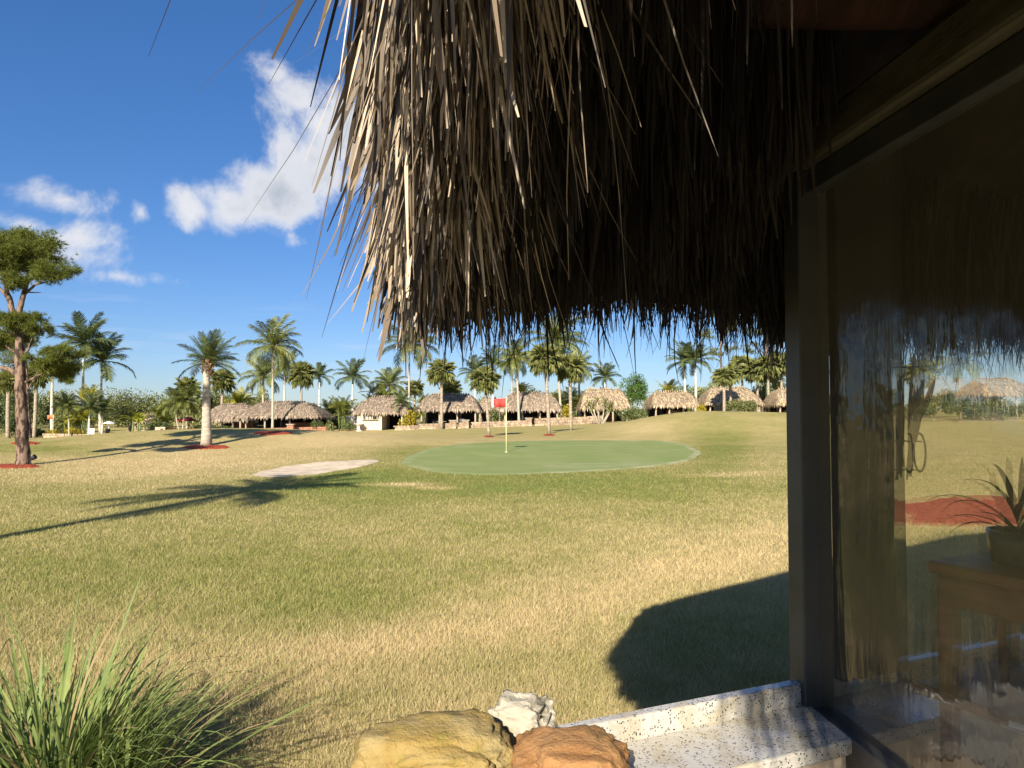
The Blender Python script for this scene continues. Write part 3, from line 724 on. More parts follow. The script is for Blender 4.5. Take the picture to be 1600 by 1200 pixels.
def ornament():
    Y = 1.93; top = at(1420, 360, Y); r = empty('hanging_ornament', at(1425, 755, Y)); tag(r, 'black wire ornament with leaves and a ring hanging behind the window', 'ornament')
    def P(px, py, d=0): return at(px, py, Y) - r.location + Vector((0, d, 0))
    wire = lambda pts, rad: MB().tube(pts, rad, 6)
    wire([P(1404, 755), P(1402, 640), P(1405, 560), P(1395, 400), P(1395, 180)], .0022).build('wire', 'black_metal', r)
    wire([P(1412, 750), P(1412, 640), P(1412, 570), P(1406, 400), P(1406, 180)], .0016).build('wire', 'black_metal', r)
    wire([P(1390, 573), P(1420, 574), P(1450, 572), P(1466, 582)], .003).build('wire', 'black_metal', r)
    for (a, b, w) in (((1430, 552), (1424, 745), .012), ((1462, 592), (1440, 655), .008), ((1436, 625), (1418, 750), .008), ((1410, 600), (1412, 690), .006), ((1443, 560), (1432, 690), .012)):
        A, B = P(*a, .004), P(*b, .004); mb = MB(); n = 10; vs = []; sd = (B - A).cross(Vector((0, 1, 0))).normalized()
        for dd in (-.0015, .0015):
            for i in range(n + 1):
                t = i / n; c = A + (B - A) * t; ww = w * math.sin(math.pi * min(max(t, .03), .97)) ** .7; vs += [c + sd * ww + Vector((0, dd, 0)), c - sd * ww + Vector((0, dd, 0))]
        fs = []; m_ = 2 * (n + 1)
        for i in range(n):
            k = i * 2; fs += [(k, k + 1, k + 3, k + 2), (m_ + k + 2, m_ + k + 3, m_ + k + 1, m_ + k), (k, k + 2, m_ + k + 2, m_ + k), (k + 3, k + 1, m_ + k + 1, m_ + k + 3)]
        mb.add(vs, fs).build('leaf', 'black_metal', r)
    c = P(1437, 707); wire([c + Vector((math.cos(t) * .016, 0, math.sin(t) * .052)) for t in np.linspace(0, 2 * math.pi, 25)], .003).build('ring', 'black_metal', r)
    wire([P(1393, 688), P(1440, 690)], .002).build('wire', 'black_metal', r); wire([P(1398, 732), P(1440, 735)], .002).build('wire', 'black_metal', r)
ornament()

# ------------------------------------------------------------------ lemongrass clump, bottom left
def clump():
    base = Vector((-1.90, 3.0, 0)); c = empty('lemongrass_clump', base); tag(c, 'clump of long arching green lemongrass growing on the dry lawn', 'grass clump')
    vars_ = []
    for k in range(22):
        r = random.Random(100 + k); L0 = r.uniform(.55, 1.0); a0 = 0; p = Vector((0, 0, 0)); K = 11; vs = []; w = r.uniform(.0045, .0095); dr = r.uniform(.15, 1.5) if k % 4 else r.uniform(1.6, 2.6)
        a = R(90); kink = r.uniform(.5, .85) if k % 5 == 0 else 2
        tw = r.uniform(-.6, .6)
        for i in range(K + 1):
            t = i / K; ww = w * min(1, .5 + 2 * t) * (1 - t ** 2.6) + .0003; ta = tw * t
            sy = Vector((-math.sin(a) * math.sin(ta) , math.cos(ta), math.cos(a) * math.sin(ta)))
            nrm = Vector((-math.sin(a), 0, math.cos(a)))
            vs += [p + sy * ww + nrm * .35 * ww, p - Vector((0, 0, 0)), p - sy * ww + nrm * .35 * ww]
            p = p + Vector((math.cos(a), 0, math.sin(a))) * (L0 / K); a -= dr / K * (.3 + 1.4 * t)
            if t > kink: a -= .9; kink = 3
        fs = []
        for i in range(K):
            q = i * 3; fs += [(q, q + 1, q + 4, q + 3), (q + 1, q + 2, q + 5, q + 4)]
        me = MB().add(vs, fs).mesh('leaf', 'lemongrass_dry' if k in (3, 9, 15) else 'lemongrass', True); vars_.append(me)
    for i in range(290):
        o = bpy.data.objects.new('leaf', vars_[i % 22 if rng.random() > .03 else 3]); COL.objects.link(o); o.parent = c
        yaw = rng.uniform(0, 6.283); rad = rng.uniform(0, 1) ** .7; tilt = .08 + 1.0 * rad * rng.uniform(.5, 1.05)
        o.location = (math.cos(yaw) * .34 * rad, math.sin(yaw) * .22 * rad, -.01); s = rng.uniform(.78, 1.2) * (1 - .05 * rad)
        o.rotation_euler = (Matrix.Rotation(yaw + rng.uniform(-.5, .5), 3, 'Z') @ Matrix.Rotation(tilt, 3, 'Y')).to_euler(); o.scale = (s, s * 1.0, s)
    g = np.random.default_rng(15); n = 620; K = 9; th = g.random(n) * 6.283; rr = g.random(n) ** .6 * .36; L0 = .35 + .45 * g.random(n); t = np.linspace(0, 1, K)[None]; sp = (.15 + .75 * g.random(n)) * L0; th2 = th + g.normal(0, .5, n)
    P = np.empty((n, K, 3)); P[:, :, 0] = (np.cos(th) * rr)[:, None] + (np.cos(th2) * sp)[:, None] * t ** 1.5; P[:, :, 1] = (np.sin(th) * rr * .7)[:, None] + (np.sin(th2) * sp)[:, None] * t ** 1.5
    P[:, :, 2] = L0[:, None] * (t - (.12 + .4 * g.random(n))[:, None] * t ** 3); w = (.003 + .004 * g.random(n))[:, None] * np.concatenate([np.linspace(.8, 1, 4), [.95, .85, .65, .4, .04]])[None]
    sd = np.stack([-np.sin(th2), np.cos(th2), g.normal(0, .2, n)], -1); co, fc = ribbons(P, w, sd); link('fine_leaves', quads_mesh('fine_leaves', co, fc, 'lemongrass'), c, kind='stuff')
    n = 900; g = np.random.default_rng(5); K = 5; th = g.random(n) * 6.283; rr = g.random(n) ** .5 * .3; L0 = .12 + .35 * g.random(n); t = np.linspace(0, 1, K)[None]
    P = np.empty((n, K, 3)); sp = (.3 + .8 * g.random(n)) * L0
    P[:, :, 0] = (np.cos(th) * rr)[:, None] + (np.cos(th + g.normal(0, .6, n)) * sp)[:, None] * t ** 1.3; P[:, :, 1] = (np.sin(th) * rr)[:, None] + (np.sin(th) * sp)[:, None] * t ** 1.3
    P[:, :, 2] = (L0 * .8)[:, None] * (t - .45 * t ** 2.5)
    w = (.002 + .002 * g.random(n))[:, None] * np.array([1, 1, .9, .6, .05])[None]; sd = np.stack([-np.sin(th), np.cos(th), 0 * th], -1)
    co, fc = ribbons(P, w, sd); link('dead_leaves', quads_mesh('dead_leaves', co, fc, 'lemongrass_dry'), c, kind='stuff')
clump()

# ------------------------------------------------------------------ plants: meshes shared by copies
def pinnate(L0, a_curve, ll, n, mname, wid=.035, hang=.5, seed=0, pet=.12):
    """frond along +X from the origin, arching down by a_curve radians"""
    r = random.Random(seed); mb = MB(); K = 12; pts = []; p = Vector((0, 0, 0)); a = 0; dirs = []
    for i in range(K + 1):
        pts.append(p.copy()); dirs.append(a); p += Vector((math.cos(a), 0, math.sin(a))) * (L0 / K); a -= a_curve / K * (.35 + 1.3 * i / K)
    mb.tube(pts, [.022 * L0 / 2 * (1 - .85 * i / K) + .003 for i in range(K + 1)], 4, False)
    for side in (-1, 1):
        for k in range(n):
            t = pet + (1 - pet) * (k + r.random() * .6) / n; u = min(t * K, K - .001); i = int(u); q = pts[i] + (pts[i + 1] - pts[i]) * (u - i); a = dirs[i]
            ln = ll * (math.sin(math.pi * (.12 + .80 * (t - pet) / (1 - pet))) ** .7) * r.uniform(.85, 1.1)
            fw = Vector((math.cos(a), 0, math.sin(a))); up = Vector((-math.sin(a), 0, math.cos(a)))
            d = (fw * (.45 + .5 * t) + Vector((0, side, 0)) * r.uniform(.75, 1.0) + up * r.uniform(-.05, .35)).normalized()
            mid = q + d * ln * .5; end = q + d * ln * .88 + Vector((0, 0, -hang * ln * r.uniform(.5, 1.2)))
            wv = fw * wid * .5
            mb.add([q - wv * .6, q + wv * .6, mid + wv + Vector((0, 0, -.08 * ln)), mid - wv + Vector((0, 0, -.08 * ln)), end], [(0, 1, 2, 3), (3, 2, 4)])
    return mb.mesh('frond', mname)
def fan(pet, ll, mname, nseg=15, seed=0, droop=.5):
    r = random.Random(seed); mb = MB(); mb.tube([(0, 0, 0), (pet * .5, 0, .01), (pet, 0, -.03 * pet)], [.022, .014, .010], 4, False)
    c = Vector((pet, 0, -.03 * pet))
    for k in range(nseg):
        th = R(-118 + 236 * (k + .5) / nseg) + r.uniform(-.04, .04); ln = ll * (1 - .22 * abs(th) / 2.1) * r.uniform(.88, 1.08)
        d = Vector((math.cos(th), math.sin(th), 0)); s = Vector((-d.y, d.x, 0)); w = ll * .075
        fold = Vector((0, 0, .05 * ll * (1 if k % 2 else -1)))
        m1 = c + d * ln * .5 + Vector((0, 0, .02 * ll - .10 * droop * ln)); e = c + d * ln * .93 + Vector((0, 0, -droop * ln * r.uniform(.35, .75)))
        mb.add([c, m1 + s * w + fold, m1 - s * w - fold, e], [(0, 1, 3), (0, 3, 2)])
    return mb.mesh('fan_leaf', mname)
FR = {
 'coco': [[pinnate(1, c, .32, 46, 'frond_green', .024, .62, s * 7 + i) for s in range(3)] for i, c in enumerate((.7, 1.3, 1.7))],
 'royal': [[pinnate(1, c, .31, 42, 'frond_royal', .028, .42, 50 + s * 7 + i) for s in range(3)] for i, c in enumerate((.6, 1.2, 1.6))],
 'areca': [[pinnate(1, c, .30, 30, 'frond_lime', .030, .30, 90 + s * 7 + i) for s in range(2)] for i, c in enumerate((.6, 1.1, 1.5))],
 'yellow': [[pinnate(1, c, .30, 30, 'frond_yellow', .030, .30, 120 + s * 7 + i) for s in range(2)] for i, c in enumerate((.6, 1.1, 1.5))],
 'bottle': [[pinnate(1, c, .28, 48, 'frond_royal', .020, .30, 150 + s * 7 + i, .16) for s in range(3)] for i, c in enumerate((.35, .8, 1.2))],
 'sabal': [[fan(.45, .62, 'fan_green', 20, 200 + s * 5 + i, d) for s in range(3)] for i, d in enumerate((.25, .5, .85))],
}
def palm(kind, px, Y, top, hw, label, lean=0.0, base_px=None, nf=None, trunk_r=None, wind=0.0, group=None, seed=None, zb=None, name='palm_tree', base_y=None):
    """one palm: trunk and a crown of separate fronds"""
    sd = seed if seed is not None else int(px * 13 + Y); r = random.Random(sd)
    bx = (base_px if base_px is not None else px)
    X = (bx - 800) / F * Y; gz = hz(X, Y) if zb is None else zb
    topz = at(px, top, Y).z; cx = (px - 800) / F * Y - X; rad = hw / F * Y
    t = empty(name, (X, Y, gz)); tag(t, label, 'palm', group)
    up = {'coco': .80, 'royal': .75, 'areca': .9, 'yellow': .9, 'bottle': .95, 'sabal': .85}[kind]
    H = topz - gz - rad * up * .95        # height of the crown's heart
    H = max(H, .3)
    heart = Vector((cx, 0, H))
    tr = trunk_r or {'coco': .13, 'royal': .17, 'areca': .05, 'yellow': .05, 'bottle': .2, 'sabal': .17}[kind]
    tm = {'coco': 'trunk_palm', 'royal': 'trunk_royal', 'areca': 'crownshaft', 'yellow': 'crownshaft', 'bottle': 'trunk_palm', 'sabal': 'trunk_sabal'}[kind]
    bow = lean
    def tp(u): return Vector((cx * u ** 1.3 + bow * math.sin(math.pi * u), .1 * math.sin(3 * u + sd), H * u))
    if kind in ('areca', 'yellow'):
        ns = 7
        hearts = []
        for k in range(ns):
            th = k * 6.283 / ns + r.random(); o = Vector((math.cos(th), math.sin(th), 0)); hgt = H * r.uniform(.35, 1.0)
            b0 = o * .15 * rad; b1 = o * .42 * rad * r.uniform(.4, 1) + Vector((cx, 0, hgt))
            MB().tube([b0 + Vector((0, 0, -.05)), (b0 + b1) * .5 + o * .03, b1], [tr, tr * .8, tr * .6], 6).build('stem', tm, t, True); hearts.append(b1)
        for k, h_ in enumerate(hearts):
            for j in range(nf or 9):
                put_frond(t, kind, h_, rad * .80, r, j, nf or 9, wind, r.uniform(.2, 1.3))
        return t
    n = 9; rr = []
    for i in range(n):
        u = i / (n - 1)
        if kind == 'bottle': q = tr * (1.0 - .42 * u + .22 * math.exp(-(u / .12) ** 2))
        elif kind == 'royal': q = tr * (.95 + .2 * math.sin(math.pi * min(u * 1.4, 1)) - .3 * u)
        elif kind == 'coco': q = tr * (1 - .35 * u + .5 * math.exp(-(u / .05) ** 2))
        else: q = tr * (1 - .12 * u)
        rr.append(q)
    MB().tube([tp(i / (n - 1)) + Vector((0, 0, -.08 if i == 0 else 0)) for i in range(n)], rr, 10).build('trunk', tm, t, True)
    if kind == 'royal':
        MB().tube([heart + Vector((0, 0, -.05)), heart + Vector((0, 0, rad * .18)), heart + Vector((0, 0, rad * .42))], [rr[-1] * 1.15, rr[-1] * 1.05, rr[-1] * .5], 8).build('crownshaft', 'crownshaft', t, True)
        heart = heart + Vector((0, 0, rad * .36))
    elif kind == 'sabal':
        MB().tube([heart - Vector((0, 0, rad * .55)), heart - Vector((0, 0, rad * .25)), heart, heart + Vector((0, 0, rad * .15))], [tr * 1.05, tr * 1.5, tr * 1.4, tr * .5], 10).build('leaf_boots', 'boot_fibre', t, True)
    elif kind == 'coco':
        MB().tube([heart - Vector((0, 0, rad * .10)), heart, heart + Vector((0, 0, rad * .12))], [rr[-1] * 1.1, rr[-1] * 1.9, rr[-1] * .6], 8).build('fibre_sheath', 'boot_fibre', t, True)
    elif kind == 'bottle':
        mbb = MB()
        for k in range(34):
            th = k * 2.4; z = -rad * .40 + rad * .5 * k / 34; q = Vector((math.cos(th), math.sin(th), 0)) * tr * 1.25
            mbb.tube([heart + Vector((q.x * .55, q.y * .55, z - .06)), heart + Vector((q.x, q.y, z + .08))], [.05, .022], 5)
        mbb.build('leaf_boots', 'boot_fibre', t)
        MB().tube([heart - Vector((0, 0, rad * .45)), heart, heart + Vector((0, 0, rad * .2))], [rr[-1] * 1.1, rr[-1] * 1.5, rr[-1] * .4], 10).build('fibre_sheath', 'boot_fibre', t, True)
    n_ = nf or {'coco': 25, 'royal': 21, 'bottle': 34, 'sabal': 40}[kind]
    for j in range(n_): put_frond(t, kind, heart, rad, r, j, n_, wind)
    return t
def put_frond(t, kind, heart, rad, r, j, n, wind, pitch=None):
    u = (j + .5) / n
    if pitch is None:
        if kind == 'sabal': pitch = math.asin(max(-1, min(1, .98 - 1.78 * u))) + r.uniform(-.1, .1)
        elif kind == 'bottle': pitch = R(82 - 88 * u) + r.uniform(-.1, .1)
        else: pitch = R(80 - (105 if kind == 'coco' else 92) * u) + r.uniform(-.12, .12)
    yaw = j * 2.39996 + r.uniform(-.25, .25)
    if wind:
        yaw = yaw % 6.283
        yaw = yaw - wind * .55 * math.sin(yaw)*(-1)
    cls = 0 if pitch > .9 else (1 if pitch > .1 else 2)
    me = r.choice(FR[kind][cls])
    o = bpy.data.objects.new('fan_leaf' if kind == 'sabal' else 'frond', me); COL.objects.link(o); o.parent = t
    o.location = heart
    L0 = rad * {'coco': 1.25, 'royal': 1.25, 'areca': 1.15, 'yellow': 1.15, 'bottle': 1.22, 'sabal': 1.12}[kind] * r.uniform(.85, 1.1)
    roll = r.uniform(-.4, .4)
    o.rotation_euler = (Matrix.Rotation(yaw, 3, 'Z') @ Matrix.Rotation(-pitch, 3, 'Y') @ Matrix.Rotation(roll, 3, 'X')).to_euler()
    o.scale = (L0, L0, L0)

def leafcloud(blobs, n, size, mname, seed=0, flat=.55, name='foliage'):
    """leaf-sized quads through the volume of several ellipsoids, denser near their skins"""
    g = np.random.default_rng(seed); vol = np.array([b[3] * b[4] * b[5] for b in blobs]) ** .75; pr = vol / vol.sum()
    bi = g.choice(len(blobs), n, p=pr); B = np.array(blobs)[bi]
    d = g.normal(size=(n, 3)); d /= np.linalg.norm(d, axis=1)[:, None]; rr = (.45 + .55 * g.random(n) ** .6) * (1 + .10 * np.sin(d[:, 0] * 7 + B[:, 0] * 3) * np.sin(d[:, 2] * 6 + d[:, 1] * 5))
    c = B[:, :3] + d * rr[:, None] * B[:, 3:6]
    nn = d * .6 + g.normal(size=(n, 3)) * .7; nn /= np.linalg.norm(nn, axis=1)[:, None]
    a = np.cross(nn, g.normal(size=(n, 3))); a /= np.linalg.norm(a, axis=1)[:, None]; b = np.cross(nn, a)
    s = size * (.6 + .8 * g.random(n))[:, None]
    co = np.stack([c - a * s, c + b * s * flat, c + a * s, c - b * s * flat], 1).reshape(-1, 3)
    return quads_mesh(name, co, np.arange(4 * n).reshape(-1, 4), mname)
def bush(name, px, Y, top, hw, label, m, cat='shrub', bot=None, n=1500, size=.11, seed=None, depth=None, group=None, trunk=False, nb=9, zb=None):
    sd = seed or int(px * 7 + Y); r = random.Random(sd); X = (px - 800) / F * Y; gz = hz(X, Y) if zb is None else zb
    topz = at(px, top, Y).z - gz; rx = hw / F * Y; ry = depth or rx * .8
    lo = 0 if bot is None else at(px, bot, Y).z - gz
    lo = max(lo, 0); hh = (topz - lo)
    t = empty(name, (X, Y, gz)); tag(t, label, cat, group)
    blobs = []
    for k in range(nb):
        th = r.uniform(0, 6.283); q = r.uniform(.15, .68); s = r.uniform(.34, .55)
        zc = lo + hh * r.uniform(.32, .78) * (1 - .25 * q)
        blobs.append((math.cos(th) * q * rx, math.sin(th) * q * ry, zc, rx * s, ry * s, min(hh * s * .75, max(zc - lo * .9, .1))))
    blobs.append((0, 0, lo + hh * .55, rx * .6, ry * .6, hh * .45))
    link('foliage', leafcloud(blobs, n, size, m, sd), t)
    mb = MB()
    ns = 1 if trunk else 3
    for k in range(ns):
        th = k * 2.1 + r.random(); o = Vector((math.cos(th), math.sin(th), 0))
        mb.tube([o * .03 * k + Vector((0, 0, -.05)), o * rx * .12 + Vector((0, 0, max(lo, .15) + hh * .2)), o * rx * .35 + Vector((0, 0, lo + hh * .6))], [(.12 if trunk else .04) * max(rx / 1.5, .4), .04, .015], 6)
    mb.build('trunk' if trunk else 'stem', 'trunk_sabal', t, True)
    return t

# ---- pines
def pine(px, Y, base_h, label, clumps, limbs, tr, n=2600, needle=.20, zb=None, scale=1.0):
    X = (px - 800) / F * Y; gz = hz(X, Y) if zb is None else zb; t = empty('pine_tree', (X, Y, gz)); tag(t, label, 'tree')
    r = random.Random(int(px + Y)); O = Vector((X, Y, gz))
    def P(x, y, d=0): return at(x, y, Y + d) - O
    mb = MB()
    for k, (pts, r0, r1) in enumerate(limbs):
        q = [P(*p) for p in pts]
        if k == 0: q[0].z = -.15
        fine = []; m_ = len(q)
        for i in range(m_ - 1):
            for j in range(4): u = j / 4; fine.append(q[i].lerp(q[i + 1], u) + Vector((r.uniform(-1, 1), r.uniform(-1, 1), 0)) * r1 * .5 * (1 if i + j else 0))
        fine.append(q[-1]); rr = [r0 + (r1 - r0) * (i / (len(fine) - 1)) for i in range(len(fine))]
        if k == 0: rr[0] *= 1.25; rr[1] *= 1.06
        mb.tube(fine, rr, 10 if k == 0 else 7)
    g = np.random.default_rng(int(px)); tufts = []; tdir = []
    # needle tufts cluster on many small twigs inside each clump
    vol = np.array([c[2] * c[3] for c in clumps], float); pr = vol / vol.sum()
    for ci, c in enumerate(clumps):
        k = int(n * pr[ci]); C = np.array(P(c[0], c[1], c[4])); rx = c[2] / F * Y; rz = c[3] / F * Y
        nsub = max(7, int(k / 26))
        for s in range(nsub):
            d = g.normal(size=3); d /= np.linalg.norm(d); d[2] = d[2] * .85 + .12
            sc = C + d * np.array([rx, rx * .85, rz]) * (.35 + .55 * g.random() ** .7)
            mb.tube([Vector(C + (sc - C) * .1 + np.array([0, 0, -rz * .35])), Vector((C + sc) * .5 + np.array([0, 0, -rz * .2])), Vector(sc)], [.018 * scale, .012 * scale, .006 * scale], 4, False)
            kk = int(k / nsub); q = sc + g.normal(size=(kk, 3)) * np.array([rx, rx, rz]) * (.15 if nsub > 12 else .17); tufts.append(q)
            dd = g.normal(size=(kk, 3)) * .55 + d + np.array([0, 0, .45]); tdir.append(dd / np.linalg.norm(dd, axis=1)[:, None])
    mb.build('trunk', 'bark_pine', t, True)
    T = np.concatenate(tufts); D = np.concatenate(tdir); m_ = len(T); nn = 13
    nd = D[:, None, :] * .75 + g.normal(size=(m_, nn, 3)) * .55; nd /= np.linalg.norm(nd, axis=2)[:, :, None]
    ln = needle * (.6 + .6 * g.random((m_, nn)))
    s = np.cross(nd, g.normal(size=(m_, nn, 3))); s /= np.linalg.norm(s, axis=2)[:, :, None]
    b0 = T[:, None, :] + np.zeros_like(nd); w = needle * .042
    co = np.stack([b0 - s * w, b0 + s * w, b0 + nd * ln[:, :, None]], 2).reshape(-1, 3)
    link('needles', quads_mesh('needles', co, np.arange(len(co)).reshape(-1, 3), 'pine_needle'), t)
    return t
pine(35, 21.9, 0, 'tall slash pine with flat topped crown standing on red mulch',
     [(30, 400, 62, 34, 0), (85, 428, 36, 22, -.3), (5, 405, 50, 34, .4), (50, 380, 45, 22, .3), (-45, 420, 45, 34, 0), (20, 440, 30, 14, -.4),
      (55, 510, 26, 22, -.3), (12, 525, 40, 28, .3), (20, 500, 30, 16, -.3), (-20, 535, 30, 20, 0),
      (95, 555, 34, 15, -.3), (70, 565, 28, 18, -.4), (105, 572, 24, 20, .2), (88, 583, 26, 14, .3), (112, 590, 10, 10, .1), (-30, 580, 26, 16, 0)],
     [([(36, 727), (35, 680), (33, 620), (31, 570), (32, 545), (28, 510), (18, 480), (10, 450), (2, 420)], .195, .05),
      ([(28, 500), (33, 475), (40, 450), (44, 430), (50, 400)], .10, .03), ([(20, 488), (12, 465), (-5, 445), (-30, 425)], .07, .02), ([(36, 462), (55, 445), (75, 440)], .05, .02),
      ([(42, 440), (60, 432), (85, 428)], .05, .015), ([(34, 590), (15, 577), (-8, 572), (-40, 570)], .09, .04), ([(33, 600), (55, 590), (75, 578), (100, 570)], .05, .02),
      ([(32, 560), (45, 545), (55, 515)], .05, .02), ([(31, 555), (15, 545), (5, 535)], .045, .015), ([(38, 456), (50, 457), (64, 457)], .03, .01), ([(10, 450), (25, 425), (40, 395)], .05, .02)],
     .195, n=13000, needle=.15)
pine(43, 47, 0, 'slim pine trunk with sparse crown on mulch behind the tall slash pine', [(20, 560, 35, 22, 0), (60, 575, 22, 16, 0), (40, 535, 26, 20, .3), (5, 585, 22, 14, 0)],
     [([(45, 692), (44, 650), (42, 600), (40, 560), (36, 530)], .17, .05), ([(43, 610), (55, 590), (62, 575)], .06, .02), ([(42, 600), (25, 580), (15, 562)], .06, .02)], .17, 1500, .18)
pine(1197, 93, 0, 'tall thin pine behind the last hut by the dark window post', [(1180, 520, 26, 12, 0), (1215, 530, 22, 12, 1), (1195, 495, 24, 16, -1), (1175, 545, 18, 9, .5), (1222, 555, 20, 9, 0), (1205, 470, 22, 14, 0)],
     [([(1193, 650), (1194, 590), (1198, 540), (1198, 480)], .26, .08), ([(1196, 555), (1180, 540), (1172, 530)], .09, .03), ([(1198, 545), (1212, 535), (1222, 530)], .09, .03), ([(1197, 570), (1212, 562), (1222, 556)], .08, .03)], .26, 1500, .34)
pine(1126, 99, 0, 'sparse pine showing between the thatch strands above the hut with grey shutters', [(1112, 525, 20, 10, 0), (1135, 515, 18, 12, .5), (1125, 490, 18, 14, 0), (1118, 550, 16, 8, .3), (1140, 545, 14, 8, 0)],
     [([(1127, 655), (1127, 600), (1126, 540), (1126, 490)], .22, .07), ([(1126, 560), (1116, 548), (1108, 530)], .08, .03), ([(1126, 555), (1138, 548)], .07, .03)], .22, 1000, .34)

# ------------------------------------------------------------------ far thatched huts
def hut(px0, px1, ytop, yeave, Y, label, ridge=.5, depth=5.0, posts=4, th='thatch_far', walls=None, ground_z=None, rz=0.0, ridge_shift=0, seed=0, interior=True, yridge_bump=True):
    r = random.Random(seed + int(px0)); xc = ((px0 + px1) / 2 - 800) / F * Y; W = (px1 - px0) / F * Y
    gz = hz(xc, Y) if ground_z is None else ground_z
    ez = at(0, yeave, Y - depth / 2 * .9).z - gz; tz_ = at(0, ytop, Y).z - gz
    t = empty('thatched_pavilion', (xc, Y, gz), rz); tag(t, label, 'hut', None)
    hx, hy = W / 2, depth / 2; rl = W * ridge / 2
    # roof profile with a slight belly
    def rp(u, v):          # u around 0..1, v 0 eave..1 ridge
        per = [(-hx, -hy), (hx, -hy), (hx, hy), (-hx, hy)]; rd = [(-rl + ridge_shift, 0), (rl + ridge_shift, 0), (rl + ridge_shift, 0), (-rl + ridge_shift, 0)]
        k = u * 4; i = int(k) % 4; f = k - int(k); a, b = per[i], per[(i + 1) % 4]; c, d = rd[i], rd[(i + 1) % 4]
        # rounded corners
        ex_, ey_ = a[0] + (b[0] - a[0]) * f, a[1] + (b[1] - a[1]) * f; rx_, ry_ = c[0] + (d[0] - c[0]) * f, c[1] + (d[1] - c[1]) * f
        cr = 1 - .05 * (1 - min(min(f, 1 - f) * 8, 1)) ** 2
        ex_ *= cr; ey_ *= cr
        z = ez + .12 + (tz_ - ez - .12) * (v ** .92 + .10 * math.sin(math.pi * v))
        return Vector((ex_ + (rx_ - ex_) * v, ey_ + (ry_ - ey_) * v, z))
    mb = MB(); nu, nv = 48, 6; vs = [rp(i / nu, j / nv) for j in range(nv + 1) for i in range(nu)]; fs = []
    for j in range(nv):
        for i in range(nu): fs.append((j * nu + i, j * nu + (i + 1) % nu, (j + 1) * nu + (i + 1) % nu, (j + 1) * nu + i))
    k0 = len(vs); vs += [rp(i / nu, 0) + Vector((0, 0, -.0)) * 1 for i in range(nu)]; 
    ins = len(vs); vs += [Vector((p.x * .9, p.y * .9, p.z + .12)) for p in [rp(i / nu, 0) for i in range(nu)]]
    ctop = len(vs); vs.append(Vector((ridge_shift, 0, tz_ - .35)))
    for i in range(nu):
        j = (i + 1) % nu; fs.append((k0 + j, k0 + i, ins + i, ins + j)); fs.append((ins + j, ins + i, ctop))
    sk = len(vs); vs += [rp(i / nu, 0) + Vector((0, 0, -.22 - .05 * math.sin(i * 2.3))) for i in range(nu)]
    for i in range(nu): j = (i + 1) % nu; fs.append((sk + i, sk + j, j, i))
    mb.add(vs, fs); roof = mb.build('roof', 'thatch_core', t)
    # leaf strands in courses
    n = int(2300 * max(W / 6, .8)); us = []; P = np.empty((n, 4, 3)); wd = np.empty((n, 4)); sd = np.empty((n, 3))
    for i in range(n):
        u = r.random(); v = max(0, min(1, (int(r.random() * 9) + r.uniform(0, .35)) / 9)); p = rp(u, v); q = rp((u + .01) % 1, v); tg = (q - p).normalized(); dn = (rp(u, max(v - .05, 0)) - rp(u, max(v - .05, 0) + .05)).normalized(); nm = tg.cross(-dn).normalized()
        if nm.z < 0: nm = -nm
        ln = r.uniform(.3, .62); lat = r.uniform(-.12, .12); a = p + nm * .03; drop = Vector((0, 0, -.20 if v < .1 else -.02)) * r.uniform(.4, 1.2)
        P[i, 0] = a; P[i, 1] = a + dn * ln * .4 + nm * .05; P[i, 2] = a + dn * ln * .75 + nm * .06 + tg * lat * .5 + drop * .4; P[i, 3] = a + dn * ln + nm * .04 + tg * lat + drop
        wd[i] = np.array([.03, .04, .034, .010]) * r.uniform(.5, 1.4); sd[i] = tg
    co, fc = ribbons(P, wd, sd); link('thatch', quads_mesh('thatch', co, fc, th), t, kind='stuff')
    # ridge cap bundles
    if yridge_bump:
        mbr = MB(); k = int(rl * 2 / .28) + 1
        for i in range(k):
            x = -rl + ridge_shift + (i + .5) * 2 * rl / k; mbr.tube([(x - .05, -.28, tz_ - .02), (x + r.uniform(-.04, .04), 0, tz_ + .14 + r.uniform(-.03, .04)), (x + .05, .28, tz_ - .02)], .07, 5)
        mbr.build('ridge_cap', th, t)
    # posts
    for sy in (-1, 1):
        for i in range(posts):
            x = -hx * .84 + 2 * hx * .84 * i / (posts - 1); MB().tube([(x, sy * hy * .80, -.1), (x + r.uniform(-.03, .03), sy * hy * .80, ez * .5), (x, sy * hy * .80, ez + .35)], [.12, .11, .10], 8).build('post', 'post_wood', t, True)
    for sy in (-1, 1):
        MB().box((0, sy * hy * .80, ez + .12), (hx * 1.72, .12, .14)).build('beam', 'post_wood', t)
    if interior:
        MB().box((0, hy * .80 + .16, ez * .48), (hx * 1.7, .06, ez * .96 + .2)).build('back_screen', 'dark_screen', t)
        MB().box((0, 0, -.04), (W * .92, depth * .9, .14)).build('floor_slab', 'patio_paver', t)
        MB().box((hx * .25, hy * .55, .52), (hx * .7, .5, .9)).build('bar_counter', 'brick_red', t)
    return t, W, ez, hx, hy
hut(330, 402, 632, 657, 90, 'thatched hut half hidden behind the widest hut and beside the bottle palm', .55, 6, 4, seed=1)
hB, WB, eB, hxB, hyB = hut(380, 512, 628.5, 652, 84, 'widest thatched hut with red mulch and tall coconut palm in front', .48, 7, 4, seed=2)
hut(655, 752, 616.5, 641, 84, 'open thatched hut behind the sabal palm with palm shadow on its roof', .62, 6, 4, seed=3)
hut(782, 876, 614, 641, 86, 'open thatched hut behind the red golf flag', .62, 6, 4, th='thatch_far', seed=4)
hut(904, 981, 608, 638, 85, 'tan thatched hut behind the spiky multi stemmed yucca', .66, 6, 4, th='thatch_gold', seed=5)
